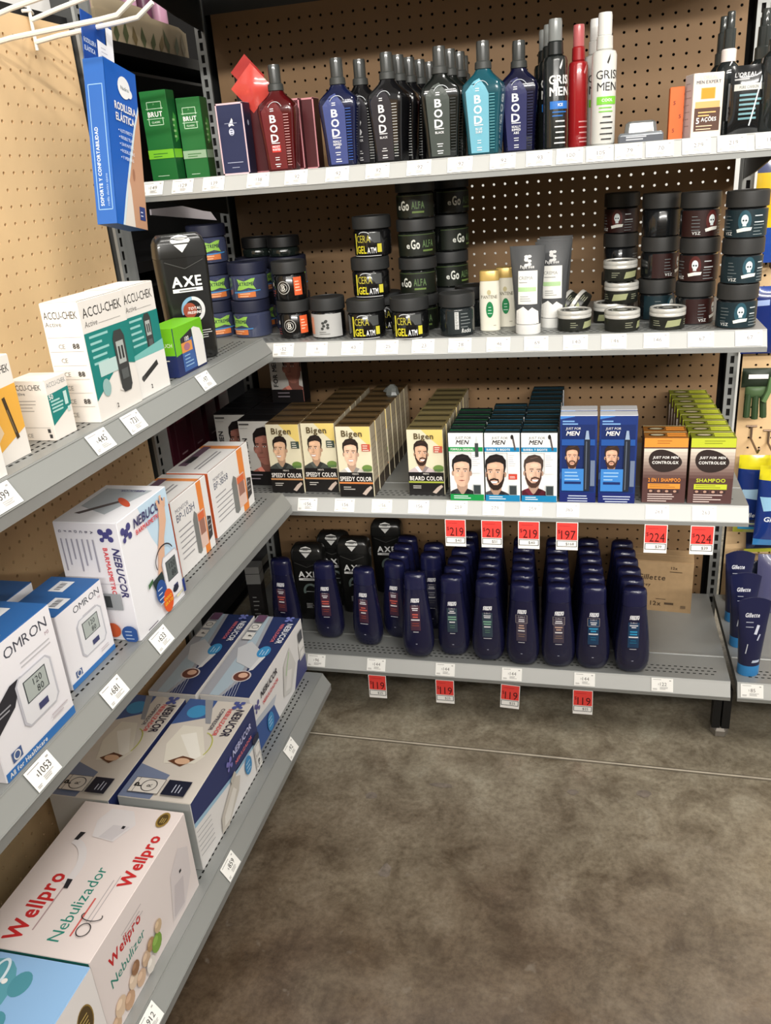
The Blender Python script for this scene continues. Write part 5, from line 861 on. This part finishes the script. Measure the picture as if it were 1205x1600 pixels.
def bigen(label, loc, word, acc, man, top=(104, 82, 52), w_=.0785, h=.163, d_=.044):
    t, f = carton('hair_colour_carton', label, 'carton', w_, d_, h, loc, 0, body=(228, 220, 190), side=(196, 184, 160), top=top, group='cream portrait hair colour cartons'); F = f['front']
    F.poly([(-w_ * .1, h), (w_ * .5, h), (w_ * .5, h * .7), (w_ * .2, h * .84)], (232, 206, 120)); man(F, w_, h); F.text('Bigen', -w_ * .02, h * .865, h * .085, (92, 78, 50), 1, maxw=w_ * .66); F.rect(w_ * .36, h * .66, w_ * .24, h * .1, acc[0]); F.bars(w_ * .36, h * .73, w_ * .18, 3, h * .03, .0016, (236, 230, 214)); F.ell(w_ * .36, h * .42, .012, .008, (110, 140, 70)); F.rect(w_ * .36, h * .375, w_ * .24, h * .035, (90, 120, 70))
    F.rect(0, 0, w_, h * .36, (24, 22, 22)); F.text("MEN'S", 0, h * .325, h * .022, (206, 200, 190), 1); F.text(word, 0, h * .235, h * .062, (236, 232, 226), 1, maxw=w_ * .92); F.rect(0, h * .195, w_, h * .025, acc[1]); F.bars(-w_ * .2, h * .14, w_ * .36, 2, h * .03, .0018, (200, 196, 190)); F.poly([(w_ * .16, h * .05), (w_ * .26, h * .03), (w_ * .46, h * .14), (w_ * .42, h * .17), (w_ * .3, h * .13)], (196, 178, 166)); flap(f, w_, d_); f['top'].rect(0, d_ * .3, w_ * .9, d_ * .3, tuple(int(x * .55) for x in top)); f['right'].bars(0, h * .8, d_ * .7, 9, h * .075, .0014, (150, 140, 120)); f['right'].rect(0, 0, d_, h * .2, (70, 60, 50)); return flush(t, f)
man1 = lambda F, w_, h: portrait(F, -w_ * .12, h * .48, h * .33, (34, 26, 22), (226, 184, 150), None, (70, 74, 70), -.08); man3 = lambda F, w_, h: portrait(F, -w_ * .1, h * .46, h * .35, (38, 26, 20), (232, 192, 164), None, (206, 200, 190), 0)
manb = lambda F, w_, h: portrait(F, -w_ * .12, h * .48, h * .34, (46, 32, 26), (222, 178, 148), (58, 38, 30), (206, 190, 190), .06)
def row(src, n, dy, what, dx=0, jx=.0007, jr=0):
    out = []
    for i in range(1, n):
        out.append(clone(src, (src.location.x + dx * i + random.uniform(-jx, jx), src.location.y + dy * i, src.location.z), '%s, %s back in its row' % (what, ORD[i]), rz=math.degrees(src.rotation_euler[2]) + random.uniform(-jr, jr)))
    return out
ACB = ((60, 74, 66), (196, 140, 90)); ACR = ((196, 84, 66), (214, 130, 70)); ACG = ((196, 90, 74), (170, 180, 70))
b1 = bigen('cream carton with turned smiling man, next to white lettered cartons', (.2325, -.388, Z2), 'SPEEDY COLOR', ACB, man1); row(b1, 4, .046, 'cream carton with turned smiling man, left column')
b2 = bigen('cream carton with turned smiling man, partly behind the front carton', (.313, -.380, Z2), 'SPEEDY COLOR', ACB, man1); row(b2, 7, .046, 'cream carton with turned smiling man, middle column')
b3 = bigen('cream carton with facing smiling man and red tab, frontmost', (.4015, -.405, Z2), 'SPEEDY COLOR', ACR, man3); b3.location.y = -.405; row(b3, 8, .046, 'cream carton with facing smiling man', .001)
b4 = bigen('cream beard colour carton with bearded man and lime line', (.5565, -.386, Z2), 'BEARD COLOR', ACG, manb, (132, 118, 78), w_=.0795, h=.150, d_=.042); row(b4, 8, .0435, 'cream beard colour carton', .001)
def jfm(label, loc, acc, man, w_=.0735, h=.1515, d_=.036, sub='BARBA Y BIGOTE', brush=True):
    t, f = carton('hair_colour_carton', label, 'carton', w_, d_, h, loc, 0, body=(238, 238, 236), side=tuple(int(x * .5) for x in acc), top=(22, 34, 34), group='white banded portrait cartons'); F = f['front']; man(F, w_, h)
    F.rect(0, h * .72, w_, h * .28, (240, 240, 238)); F.text('JUST FOR', -w_ * .06, h * .915, h * .036, (50, 48, 50), 0, sh=.15, maxw=w_ * .52); F.text('MEN', -w_ * .1, h * .84, h * .062, (44, 42, 46), 1, sh=.25, maxw=w_ * .56); F.rect(0, h * .735, w_, h * .065, acc); F.text(sub, -w_ * .1, h * .752, h * .03, WHITE, 1, maxw=w_ * .66)
    F.rect(w_ * .3, h * .42, w_ * .28, h * .3, (236, 236, 236)); F.bars(w_ * .3, h * .68, w_ * .24, 6, h * .03, .0009, (170, 168, 170)); F.rect(0, 0, w_, h * .10, acc); F.bars(-w_ * .14, h * .065, w_ * .5, 2, h * .03, .0018, (226, 236, 240)); F.rect(w_ * .3, h * .1, w_ * .2, h * .14, (56, 64, 66)); F.frame(w_ * .3, h * .1, w_ * .22, h * .15, .001, (150, 160, 160))
    if brush: F.line((w_ * .3, h * .97), (w_ * .38, h * .76), .0035, (90, 84, 84)); F.ell(w_ * .29, h * .95, .003, .005, (40, 36, 36))
    else: F.rect(w_ * .32, h * .66, w_ * .1, h * .2, (60, 66, 66)); F.poly([(w_ * .28, h * .86), (w_ * .36, h * .86), (w_ * .33, h * .96), (w_ * .31, h * .96)], (206, 212, 212))
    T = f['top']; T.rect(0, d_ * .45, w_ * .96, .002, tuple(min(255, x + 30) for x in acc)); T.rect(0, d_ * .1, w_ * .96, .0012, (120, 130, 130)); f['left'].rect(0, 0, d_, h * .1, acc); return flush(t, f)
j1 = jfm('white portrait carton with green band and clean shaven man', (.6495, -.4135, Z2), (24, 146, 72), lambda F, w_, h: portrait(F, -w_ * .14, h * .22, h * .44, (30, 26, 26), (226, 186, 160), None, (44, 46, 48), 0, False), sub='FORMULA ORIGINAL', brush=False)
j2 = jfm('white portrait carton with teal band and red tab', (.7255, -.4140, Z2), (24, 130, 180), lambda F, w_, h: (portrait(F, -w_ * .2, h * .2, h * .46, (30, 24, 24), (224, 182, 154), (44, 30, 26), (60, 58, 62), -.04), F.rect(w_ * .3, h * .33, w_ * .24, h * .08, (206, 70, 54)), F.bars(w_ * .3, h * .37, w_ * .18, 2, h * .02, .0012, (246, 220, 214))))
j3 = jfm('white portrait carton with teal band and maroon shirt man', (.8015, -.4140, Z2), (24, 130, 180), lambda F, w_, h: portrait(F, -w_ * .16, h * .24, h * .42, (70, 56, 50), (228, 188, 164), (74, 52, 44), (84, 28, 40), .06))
j1.location.y = j2.location.y = j3.location.y = -.4135
row(j1, 5, .038, 'white green-banded portrait carton'); row(j2, 6, .038, 'white teal-banded portrait carton with red tab'); row(j3, 10, .038, 'white teal-banded portrait carton, maroon shirt')
def bluepen(label, loc):
    w_, h, d_ = .0735, .186, .034; t, f = carton('beard_pen_carton', label, 'carton', w_, d_, h, loc, 0, body=(26, 52, 120), side=(20, 38, 92), top=(214, 216, 220), group='blue beard pen cartons'); F = f['front']
    F.poly([(-w_ * .5, h * .96), (-w_ * .1, h * .99), (-w_ * .1, h), (-w_ * .5, h)], (70, 130, 206)); F.bars(-w_ * .18, h * .93, w_ * .5, 2, h * .03, h * .014, (130, 176, 226)); F.rect(0, h * .12, w_ * .9, h * .78, (24, 44, 100)); portrait(F, -w_ * .16, h * .42, h * .24, (56, 40, 34), (224, 178, 150), (74, 48, 38), (60, 90, 140), 0, False); F.rect(0, h * .67, w_ * .9, h * .07, (36, 84, 160)); F.text('JUST FOR', -w_ * .14, h * .85, h * .026, WHITE, 0, sh=.15, maxw=w_ * .46); F.text('MEN', -w_ * .16, h * .785, h * .048, WHITE, 1, sh=.25, maxw=w_ * .46); F.rect(-w_ * .14, h * .14, w_ * .6, h * .26, (62, 132, 206)); F.bars(-w_ * .14, h * .35, w_ * .44, 3, h * .04, h * .012, (160, 200, 236)); F.rect(-w_ * .14, h * .22, w_ * .46, h * .03, (24, 44, 100))
    F.rect(w_ * .24, h * .14, w_ * .16, h * .6, (34, 40, 52)); F.rect(w_ * .22, h * .16, w_ * .03, h * .56, (90, 98, 112)); F.poly([(w_ * .18, h * .74), (w_ * .3, h * .74), (w_ * .27, h * .84), (w_ * .21, h * .84)], (150, 170, 196)); F.rect(w_ * .4, h * .2, w_ * .12, h * .3, (110, 124, 150)); F.rect(0, 0, w_, h * .12, (24, 38, 106)); F.bars(0, h * .075, w_ * .8, 3, h * .03, h * .011, (196, 206, 226), False); return flush(t, f)
p1_ = bluepen('blue beard pen carton beside maroon shirt carton', (.880, -.4100, Z2)); p2_ = bluepen('blue beard pen carton beside orange topped carton', (.958, -.4105, Z2)); row(p2_, 2, .04, 'blue beard pen carton of the right pair'); row(p1_, 2, .04, 'blue beard pen carton of the left pair')
def gx(label, loc, acc, word):
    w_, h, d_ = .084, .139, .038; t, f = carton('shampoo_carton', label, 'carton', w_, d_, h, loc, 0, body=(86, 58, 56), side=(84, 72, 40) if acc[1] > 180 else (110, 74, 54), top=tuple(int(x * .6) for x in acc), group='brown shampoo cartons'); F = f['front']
    for i in range(10): F.rect(0, h * (.34 + .05 * i), w_, h * .05, tuple(int(a + (b - a) * i / 9) for a, b in ((86, 224), (58, 214), (54, 198)))); F.lay -= 1
    F.lay += 1; F.rect(0, h * .86, w_, h * .14, acc); F.bars(w_ * .05, h * .95, w_ * .5, 2, h * .035, h * .012, tuple(int(x * .7) for x in acc)); F.poly([(w_ * (.38 * math.cos(a)), h * (.65 + (.17 - .035 * math.cos(a)) * math.sin(a - .12))) for a in [i * math.pi / 16 for i in range(32)]], (48, 38, 36)); F.text('JUST FOR MEN', 0, h * .69, h * .035, WHITE, 1, sh=.2, maxw=w_ * .6); F.text('CONTROLGX', 0, h * .61, h * .042, WHITE, 1, maxw=w_ * .6); F.text(word, 0, h * .335, h * .055, acc, 1, maxw=w_ * .74); F.rect(0, h * .225, w_ * .74, h * .08, acc); F.bars(0, h * .28, w_ * .66, 2, h * .03, .001, (90, 70, 40))
    for i in range(4): F.rect(-w_ * .28 + i * w_ * .185, h * .165, w_ * .14, h * .045, (60, 44, 44)); F.ell(-w_ * .3 + i * w_ * .185, h * .19, .0035, .0026, (190, 150, 130), 8)
    F.bars(-w_ * .04, h * .135, w_ * .66, 4, h * .035, h * .014, (214, 196, 190)); T = f['top']; T.ell(-w_ * .2, d_ * .5, w_ * .2, d_ * .24, (44, 38, 26)); T.ell(-w_ * .2, d_ * .5, w_ * .15, d_ * .14, (190, 180, 150)); T.rect(w_ * .24, d_ * .2, w_ * .42, d_ * .6, acc); T.rect(w_ * .24, d_ * .44, w_ * .42, .0018, (90, 70, 30)); T.rect(0, d_ * .9, w_, d_ * .1, (206, 196, 150)); return flush(t, f)
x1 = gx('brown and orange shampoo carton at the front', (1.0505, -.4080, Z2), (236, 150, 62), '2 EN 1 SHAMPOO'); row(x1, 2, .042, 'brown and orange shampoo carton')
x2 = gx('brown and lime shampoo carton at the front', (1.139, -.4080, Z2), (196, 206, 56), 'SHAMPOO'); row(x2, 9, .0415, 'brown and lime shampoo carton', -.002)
# white lettered cartons with dark heads
def formen(label, loc, h=.160, rz=0):
    w_, d_ = .082, .046; t, f = carton('hair_colour_carton', label, 'carton', w_, d_, h, loc, rz, body=(24, 22, 24), top=(20, 19, 22), side=(24, 22, 24), group='white lettered dark head cartons'); F = f['front']; F.rect(0, h * .22, w_, h * .76, (206, 204, 198)); portrait(F, w_ * .22, h * .34, h * .52, (24, 18, 18), (168, 112, 98), None, (190, 120, 106), -.1, False); F.rect(0, 0, w_, h * .22, (22, 20, 22)); F.text('FOR MEN', -w_ * .26, h * .27, h * .075, (44, 42, 44), 1, al='l', rot=90, maxw=h * .46); F.rect(-w_ * .3, h * .93, w_ * .3, h * .02, (60, 58, 60)); F.bars(-w_ * .3, h * .88, w_ * .28, 1, .003, .001, (150, 148, 146)); F.bars(-w_ * .1, h * .16, w_ * .4, 2, h * .06, h * .016, (150, 140, 150)); return flush(t, f)
fm = formen('white lettered carton next to cream portrait cartons', (.1485, -.344, Z2)); fn = formen('white lettered carton at the shelf end', (.0640, -.290, Z2), rz=0)
row(fm, 6, .049, 'white lettered carton, inner column'); row(fn, 5, .049, 'white lettered carton, shelf end column')
formen('white lettered carton stacked on top near the pegboard', (.183, -.195, Z2 + .160), h=.150)
# ------------------------------------------------------------------ bottom back shelf: navy bottles, black bottles
Z3 = ZB[3]
NAVY = (23, 24, 54)
NP = [(0, .020, .012), (.004, .027, .017), (.012, .033, .0205), (.028, .0372, .0225), (.045, .038, .023), (.075, .0365, .0225), (.105, .0335, .021), (.135, .030, .0195), (.160, .0275, .0185), (.168, .0268, .018)]
def navy(label, loc, acc, group, rx=0, ry=0, rz=0, box=False, plain=False):
    t = thing('shampoo_bottle', label, 'bottle', group, loc, rz, rx, ry); m = mat(NAVY, .26, coat=.35); p_ = 2.35
    MB().loft([se(a, b, p_, z, 36) for z, a, b in NP], m).obj('bottle_body', t, ang=50)
    MB().loft([se(a, b, p_, z, 36) for z, a, b in ((.168, .0258, .017), (.1695, .0258, .017), (.170, .0272, .0182), (.196, .0262, .0176), (.204, .0248, .0164), (.2075, .0215, .0135))], mat((25, 27, 62), .26, coat=.25)).obj('cap', t, ang=50)
    if not plain:
        P = Print(lambda u, v, e: (u, -lerp_prof(NP, v)[1] * max(.02, 1 - abs(u / lerp_prof(NP, v)[0]) ** p_) ** (1 / p_) - e, v), .006)
        for i in range(2): P.rect(0, .139 + .0055 * i, .019, .0042, (226, 226, 230), sk=.002)
        P.text('MEN', 0, .1385, .0085, (40, 42, 90), 1, sh=.25, maxw=.016); P.text('MEN', 0, .1388, .0078, (240, 240, 242), 1, sh=.25, maxw=.019)
        P.rect(0, .070, .0235, .062, tuple(int(a * .28 + b * .72) for a, b in zip(acc, (20, 22, 50)))); P.text('2-IN-1', 0, .129, .0042, (206, 200, 204), 0); P.bars(0, .1235, .018, 2, .0045, .0024, (226, 224, 228), False); P.bars(0, .108, .020, 2, .0062, .0032, acc, False); P.bars(0, .095, .022, 1, .0062, .003, (224, 222, 224), False); P.bars(0, .087, .019, 2, .0055, .002, tuple(int(x * .7) for x in acc), False); P.bars(0, .066, .021, 1, .005, .0016, (206, 204, 212), False); P.rect(0, .036, .004, .0014, (196, 198, 214))
        if box: P.frame(0, .116, .0265, .02, .0007, (170, 160, 158))
        P.obj('printed_label', t)
    return t
OR, GRN2, BRZ, CYN = (206, 96, 84), (130, 176, 150), (196, 164, 146), (52, 158, 206)
def place(c, x, y): return (x, y, Z3)
GN = 'navy shampoo bottles on the bottom back shelf'
cols = [('green print, left column', GRN2, False, (.598, -.370), 6, .048, .001), ('green print, right column', GRN2, False, (.682, -.3825), 7, .046, -.003), ('bronze print, left column', BRZ, True, (.7625, -.391), 6, .048, -.003), ('bronze print, right column', BRZ, True, (.843, -.390), 6, .048, -.003), ('cyan print, left column', CYN, True, (.9195, -.388), 6, .048, -.003), ('cyan print, column beside empty deck', CYN, False, (1.005, -.3915), 6, .048, -.004)]
for nm, acc, bxx, (x, y), n, dy, dx in cols:
    b = navy('navy shampoo bottle with %s, at the front' % nm, (x, y, Z3), acc, GN, box=bxx, rz=random.uniform(-4, 4))
    for i in range(1, n): clone(b, (x + dx * i, y + dy * i, Z3), 'navy shampoo bottle with %s, %s back' % (nm, ORD[i]))
o1 = navy('navy shampoo bottle with orange print beside left bay end', (.157, -.318, Z3), OR, GN, rz=-4)
navy('navy shampoo bottle with orange print between black bottles', (.274, -.328, Z3), OR, GN, rz=3)
navy('navy shampoo bottle with orange print, right of the middle black bottle', (.3805, -.350, Z3), OR, GN, rz=-6)
b = navy('navy shampoo bottle with orange print, front of a short row', (.4475, -.308, Z3), OR, GN, rz=-8)
for i in range(1, 4): clone(b, (.4475 + .001 * i, -.308 + .048 * i, Z3), 'navy shampoo bottle with orange print, %s back in the short row' % ORD[i])
navy('navy shampoo bottle tipped back with orange print', (.5165, -.394, Z3 + .003), OR, GN, rx=-9, ry=-2)
b = navy('navy shampoo bottle with grey print behind the tipped one', (.5285, -.256, Z3), (150, 150, 160), GN, rz=4)
clone(b, (.5270, -.203, Z3), 'navy shampoo bottle with grey print, farther behind the tipped one')
# black bottles with silver chevron caps
def axe(label, loc, acc, rz=0, w_=.043, h=.214, rx=0, ry=0):
    t = thing('body_wash_bottle', label, 'bottle', 'black body wash bottles with silver chevron', loc, rz, rx, ry); m = mat((20, 20, 19), .33, coat=.25); k = w_ / .043
    pr = [(0, .034 * k, .017), (.004, .0375 * k, .0205), (.02, .0385 * k, .0215), (.09, .0405 * k, .0225), (.15, .0425 * k, .0228), (.175, .043 * k, .0228)]
    B = MB(); secs = [rr(a, b, .012, z) for z, a, b in pr]; B.loft(secs, m).obj('bottle_body', t, ang=50)
    B = MB(); cap = [(.1752, .0425 * k, .0225), (.178, .0428 * k, .0226), (.198, .0415 * k, .0215), (.2065, .0385 * k, .0185), (.213, .033 * k, .0125)]; B.loft([rr(a, b, .008, z) for z, a, b in cap], mat((26, 26, 25), .3, coat=.3)).obj('cap', t, ang=50)
    # silver chevron inlay on the cap front
    B = MB(); yf = lambda z: -lerp_prof(cap, z)[1] - .0006; c = mat((222, 222, 218), .4, .2)
    B.poly([(0, yf(.1835) - .0008, .1835), (.0165 * k, yf(.2020), .2020), (.013 * k, yf(.2085), .2085), (0, yf(.2120) - .0006, .2120), (-.013 * k, yf(.2085), .2085), (-.0165 * k, yf(.2020), .2020)], c).obj('chevron_inlay', t, smooth=False); B = MB(); B.poly([(-.013 * k, yf(.2075) - .0006, .2075), (.013 * k, yf(.2075) - .0006, .2075), (.005, yf(.2035) - .0012, .2035), (-.006, yf(.2040) - .0012, .2040)], mat((120, 120, 118), .3, .6)).obj('chevron_shade', t, smooth=False)
    P = Print(lambda u, v, e: (u, -lerp_prof(pr, v)[1] - e, v), .01); P.text('AXE', 0, .128, .0165, (236, 236, 234), 1, maxw=.05 * k, sx=1.4); P.rect(0, .1185, .05 * k, .0062, (226, 226, 224)); P.bars(0, .1205, .042 * k, 1, .002, .0016, (60, 60, 60), False)
    P.ring(.004, .088, .020 * k, .022, .006, (120, 160, 186) if acc == 1 else (96, 110, 106), 90, 200); P.ring(.004, .088, .020 * k, .022, .006, (206, 206, 206) if acc == 1 else (120, 132, 128), -60, 90)
    if acc == 1: P.ell(-.002, .087, .012, .013, (150, 70, 48)); P.text('TOTAL', .006, .088, .0045, (240, 236, 230), 1, sh=.2, maxw=.026); P.text('FRESHNESS', .008, .081, .0045, (240, 236, 230), 1, sh=.2, maxw=.03)
    else: P.rect(.004, .086, .026, .0016, (170, 176, 174))
    P.bars(.02 * k if acc == 1 else 0, .05, .024, 4, .004, .0014, (206, 206, 204)); P.line((-.032 * k, .170), (0, .157), .0012, (70, 70, 68)); P.line((.032 * k, .170), (0, .157), .0012, (70, 70, 68)); P.obj('printed_label', t); return t
axe('black body wash bottle with blue and red arc on left shelf', (.210, -.698, ZL[0]), 1, rz=40, w_=.0445)
ax = axe('black body wash bottle nearest the dark corner', (.202, -.238, Z3), 0, rz=2)
for i, (x, y) in enumerate(((.246, -.158), (.311, -.190), (.372, -.072))): clone(ax, (x, y, Z3), 'black body wash bottle %s' % ('behind the two front black ones', 'right of the first orange print bottle', 'deepest, near the pegboard')[i])
# small black and silver cologne carton on end
t, f = carton('cologne_carton', 'small black carton with silver lid by left bay end', 'carton', .036, .036, .13, (.074, -.315, Z3), 8, body=(22, 20, 20), top=(90, 90, 88)); f['front'].bars(0, .09, .016, 5, .012, .003, (110, 110, 108)); flush(t, f); MB().box((-.0185, -.0008, .13), (.0185, .0368, .178), mat((150, 150, 148), .35, .6)).obj('silver_lid', t, smooth=False); MB().box((-.0188, -.0011, .158), (.0188, .0371, .1595), BLKMET).obj('lid_seam', t, smooth=False)
# brown shipping carton at the back
cw = .17; a_, b_ = Vector((1.054, -.088)), Vector((1.168, -.116)); ang = math.degrees(math.atan2(b_.y - a_.y, b_.x - a_.x)); dr = (b_ - a_).normalized(); c = b_ - dr * (cw / 2)
t = thing('shipping_carton', 'brown corrugated shipping carton against the pegboard', 'carton', loc=(c.x - .012, c.y - .02, Z3), rz=ang * .35); MB().box((-cw / 2, 0, 0), (cw / 2, .075, .138), CARD).obj('carton_body', t, smooth=False); MB().box((-cw / 2, .002, .138), (cw / 2, .036, .1395), CARD).box((-cw / 2, .038, .138), (cw / 2, .073, .1395), CARD).obj('flap', t, smooth=False)
P = Print(lambda u, v, e: (u, -e, v)); DK = (84, 66, 48); P.text('Gillette', -.014, .088, .014, DK, 1, sh=.15, maxw=.075); P.text('fairey', -.03, .07, .008, DK, 1, sh=.2); P.text('12x', .0, .016, .012, DK, 1); P.rect(.032, .02, .022, .006, DK); P.bars(.02, .034, .04, 1, .003, .0018, DK); P.rect(.066, .012, .012, .008, (120, 98, 74)); P.text('12x', .04, .12, .007, DK, 1); P.bars(.05, .112, .04, 1, .003, .002, DK); P.obj('printed_front', t)
# crumpled clear wrap behind the cream cartons
B = MB(); random.seed(3); B.loft([[(.02 * math.cos(j * .785) * random.uniform(.4, 1.1) * s, .014 * math.sin(j * .785) * random.uniform(.5, 1.1) * s, z) for j in range(8)] for z, s in ((0, .7), (.006, 1), (.013, 1.1), (.022, .8), (.03, .3))], mat((150, 154, 150), .1, trans=.6)); o = B.obj('plastic_wrap', ang=5); o.location = (.437, -.16, Z2 + .163); tag(o, 'crumpled clear plastic wrap lying on cream cartons', 'wrap')
# ------------------------------------------------------------------ right bay: squeeze tubes, hanging packs
def d_gil(P, w_, h):
    P.text('Gillette', -.004, h * .8, .0095, (226, 228, 236), 1, sh=.2, maxw=w_ * 1.3); P.bars(-.008, h * .73, w_ * .7, 2, .011, .0018, (170, 174, 190)); P.line((.010, h * .7), (.004, h * .58), .006, (206, 210, 226)); P.line((.014, h * .58), (.009, h * .5), .003, (190, 196, 216)); P.line((-.01, h * .45), (-.013, h * .32), .0018, (200, 204, 214)); P.rect(.008, h * .2, .016, .006, (190, 200, 220), sk=.002)
for i, (px, py, lb) in enumerate(((1168, 1050, 'navy squeeze tube with bright blue cap at the front'), (1146, 1006, 'navy squeeze tube with bright blue cap, second back'), (1147, 968, 'navy squeeze tube with bright blue cap, last back'))):
    g = onz(px, py, Z3); tube_('gel_tube', lb, (max(g.x, 1.253), g.y + .0, Z3), .0225, .034, .178, .026, (54, 140, 206), (26, 30, 66), None, d_gil, 'navy squeeze tubes', rz=6, arch=.010)
def peg_hook2(label, x, z, L, plate=False):
    t = thing('peg_hook', label, 'hook', 'steel hooks on the right pegboard', (x, 0, z)); MB().tube([(0, .0, .03), (0, -.006, .028), (0, -.008, 0), (0, -L + .02, -.004), (0, -L, .012)], .0026, mat((120, 100, 84), .4, .6)).tube([(-.012, -.003, .03), (.012, -.003, .03)], .0026, mat((120, 100, 84), .4, .6)).obj('wire_arm', t)
    if plate: MB().box((-.012, -L - .003, -.012), (.045, -L, .018), PAPER).obj('label_plate', t, smooth=False)
def bag(label, loc, w_, h, th, bands, extra=None, group='blue and yellow hanging razor bags', ry=0):
    t = thing('razor_bag', label, 'bag', group, loc, ry=ry); n = 12
    mats = []
    for i in range(n):
        v = (i + .5) / n; mats.append(next(mat(c, .15, coat=.6) for lim, c in bands if v <= lim))
    pillow(t, 'bag_film', w_, h, th, None, z0=-h, n=n, mats=mats); P = Print(lambda u, v, e: (u, -.0005 - th * max(0, 1 - (2 * u / w_) ** 2) ** .8 * (1 - (2 * (v + h) / h - 1) ** 4) - e, v), .01); (extra or (lambda P: None))(P)
    if P.t: P.obj('printed_label', t)
    return t
YE, BL = (226, 214, 40), (30, 54, 122)
def ex1(P): P.poly([(-.03, -.085), (.02, -.08), (.01, -.11), (-.035, -.105)], (170, 206, 230)); P.text('Gillette', -.002, -.155, .011, (226, 232, 240), 1, sh=.2, maxw=.055); P.rect(0, -.168, .06, .005, (40, 44, 60)); P.rect(0, -.176, .06, .005, (196, 206, 170)); P.rect(0, -.19, .065, .008, (40, 150, 200))
def ex2(P): P.text('220', .0, -.05, .016, (226, 130, 30), 1, maxw=.05); P.poly([(-.04, -.075), (.03, -.07), (.02, -.1), (-.03, -.11)], (150, 196, 226)); P.text('Gillette', .0, -.135, .012, (226, 232, 240), 1, sh=.2, maxw=.06)
h1 = ony(1176, 690, -.03); peg_hook2('steel hook above the rear razor bag', h1.x, h1.z, .12); q = ony(1187, 712, -.06); bag('blue and yellow razor bag hanging at the rear', (q.x, -.055, q.z), .085, .20, .013, ((.12, (150, 150, 60)), (.8, BL), (1, YE)), ex1)
q = ony(1222, 728, -.12); bag('blue and yellow razor bag hanging in front', (q.x, -.12, q.z), .09, .20, .013, ((.1, (60, 130, 190)), (.8, BL), (1, YE)), ex2); peg_hook2('steel hook with white label plate', q.x - .012, q.z + .018, .15, True)
q = ony(1200, 828, -.04); t = thing('razor_bag', 'olive edged dark blue razor bag hanging low behind', 'bag', 'blue and yellow hanging razor bags', (q.x + .005, -.03, q.z + .03), ry=-4); pillow(t, 'bag_film', .11, .085, .008, mat((34, 42, 74), .2, coat=.5), z0=-.085); MB().box((-.06, -.004, -.092), (.06, -.002, -.083), mat((176, 176, 60), .4)).obj('bag_hem', t, smooth=False)
# green gloves on a card
q = ony(1186, 575, -.05); t = thing('glove_pack', 'dark green glove pack hanging beside the slotted post', 'gloves', loc=(q.x, -.05, q.z)); pillow(t, 'cuff', .068, .045, .010, mat((34, 46, 32), .5), z0=-.045, n=8)
pillow(t, 'palm', .05, .03, .010, mat((74, 98, 62), .5), z0=-.07, n=8)
for i in range(3): MB().tube([(-.017 + .016 * i, -.002, -.06), (-.018 + .017 * i, -.004, -.085), (-.018 + .018 * i, -.006, -.108 - .004 * (i == 1)), (-.018 + .018 * i, -.006, -.114 - .004 * (i == 1))], .0078, mat((46, 68, 38), .5), 10).obj('finger', t)
MB().box((-.022, -.0125, -.022), (.02, -.0115, -.012), PAPER).obj('label_strip', t, smooth=False); MB().tube([(.028, -.008, -.02), (.024, -.014, -.05), (.014, -.016, -.075)], .006, mat((90, 120, 74), .5)).obj('thumb', t)
q = ony(1190, 520, -.05); bag('deep blue bag hanging above the gloves', (q.x + .012, -.035, q.z + .10), .10, .15, .012, ((.9, (24, 44, 110)), (1, (40, 70, 150))), lambda P: P.poly([(-.03, -.03), (.0, -.028), (.0, -.04), (-.03, -.042)], (150, 170, 214)), 'blue and yellow hanging razor bags')
q = ony(1200, 300, -.05); t = bag('yellow and clear pack hanging at the top right', (q.x + .02, -.045, q.z + .075), .085, .22, .010, ((.3, (40, 80, 170)), (.62, (230, 196, 40)), (.86, (240, 200, 60)), (1, (90, 96, 130))), lambda P: P.rect(0, -.10, .05, .03, (240, 180, 40)))
q = ony(1178, 950, -.06); t = thing('razor_bag', 'grey violet pack lying behind the squeeze tubes', 'bag', 'blue and yellow hanging razor bags', (q.x + .05, -.10, Z3), rx=-12); pillow(t, 'bag_film', .11, .15, .014, mat((84, 84, 118), .25, coat=.4))
t = thing('razor_bag', 'dark clear wrapped pack against the pegboard behind tubes', 'bag', 'blue and yellow hanging razor bags', (1.30, -.05, Z3), rx=-4); pillow(t, 'bag_film', .10, .115, .012, mat((34, 40, 58), .2, coat=.5))
peg_hook2('steel hook above the deep blue bag', 1.283, .985, .06); peg_hook2('steel hook above the yellow and clear pack', 1.30, 1.235, .07)
# white carton added in the next aisle so the pegboard holes show bright
t = thing('stock_carton', 'large white carton added in the next aisle to brighten the pegboard holes', 'carton', loc=(1.0, 1.6, 0)); MB().box((-1.2, 0, 0), (1.2, .3, 1.5), mat((240, 240, 236), .6)).obj('carton_body', t, smooth=False); MB().box((-1.2, -.001, .6), (1.2, 0, .602), mat(LG)).obj('carton_seam', t, smooth=False)
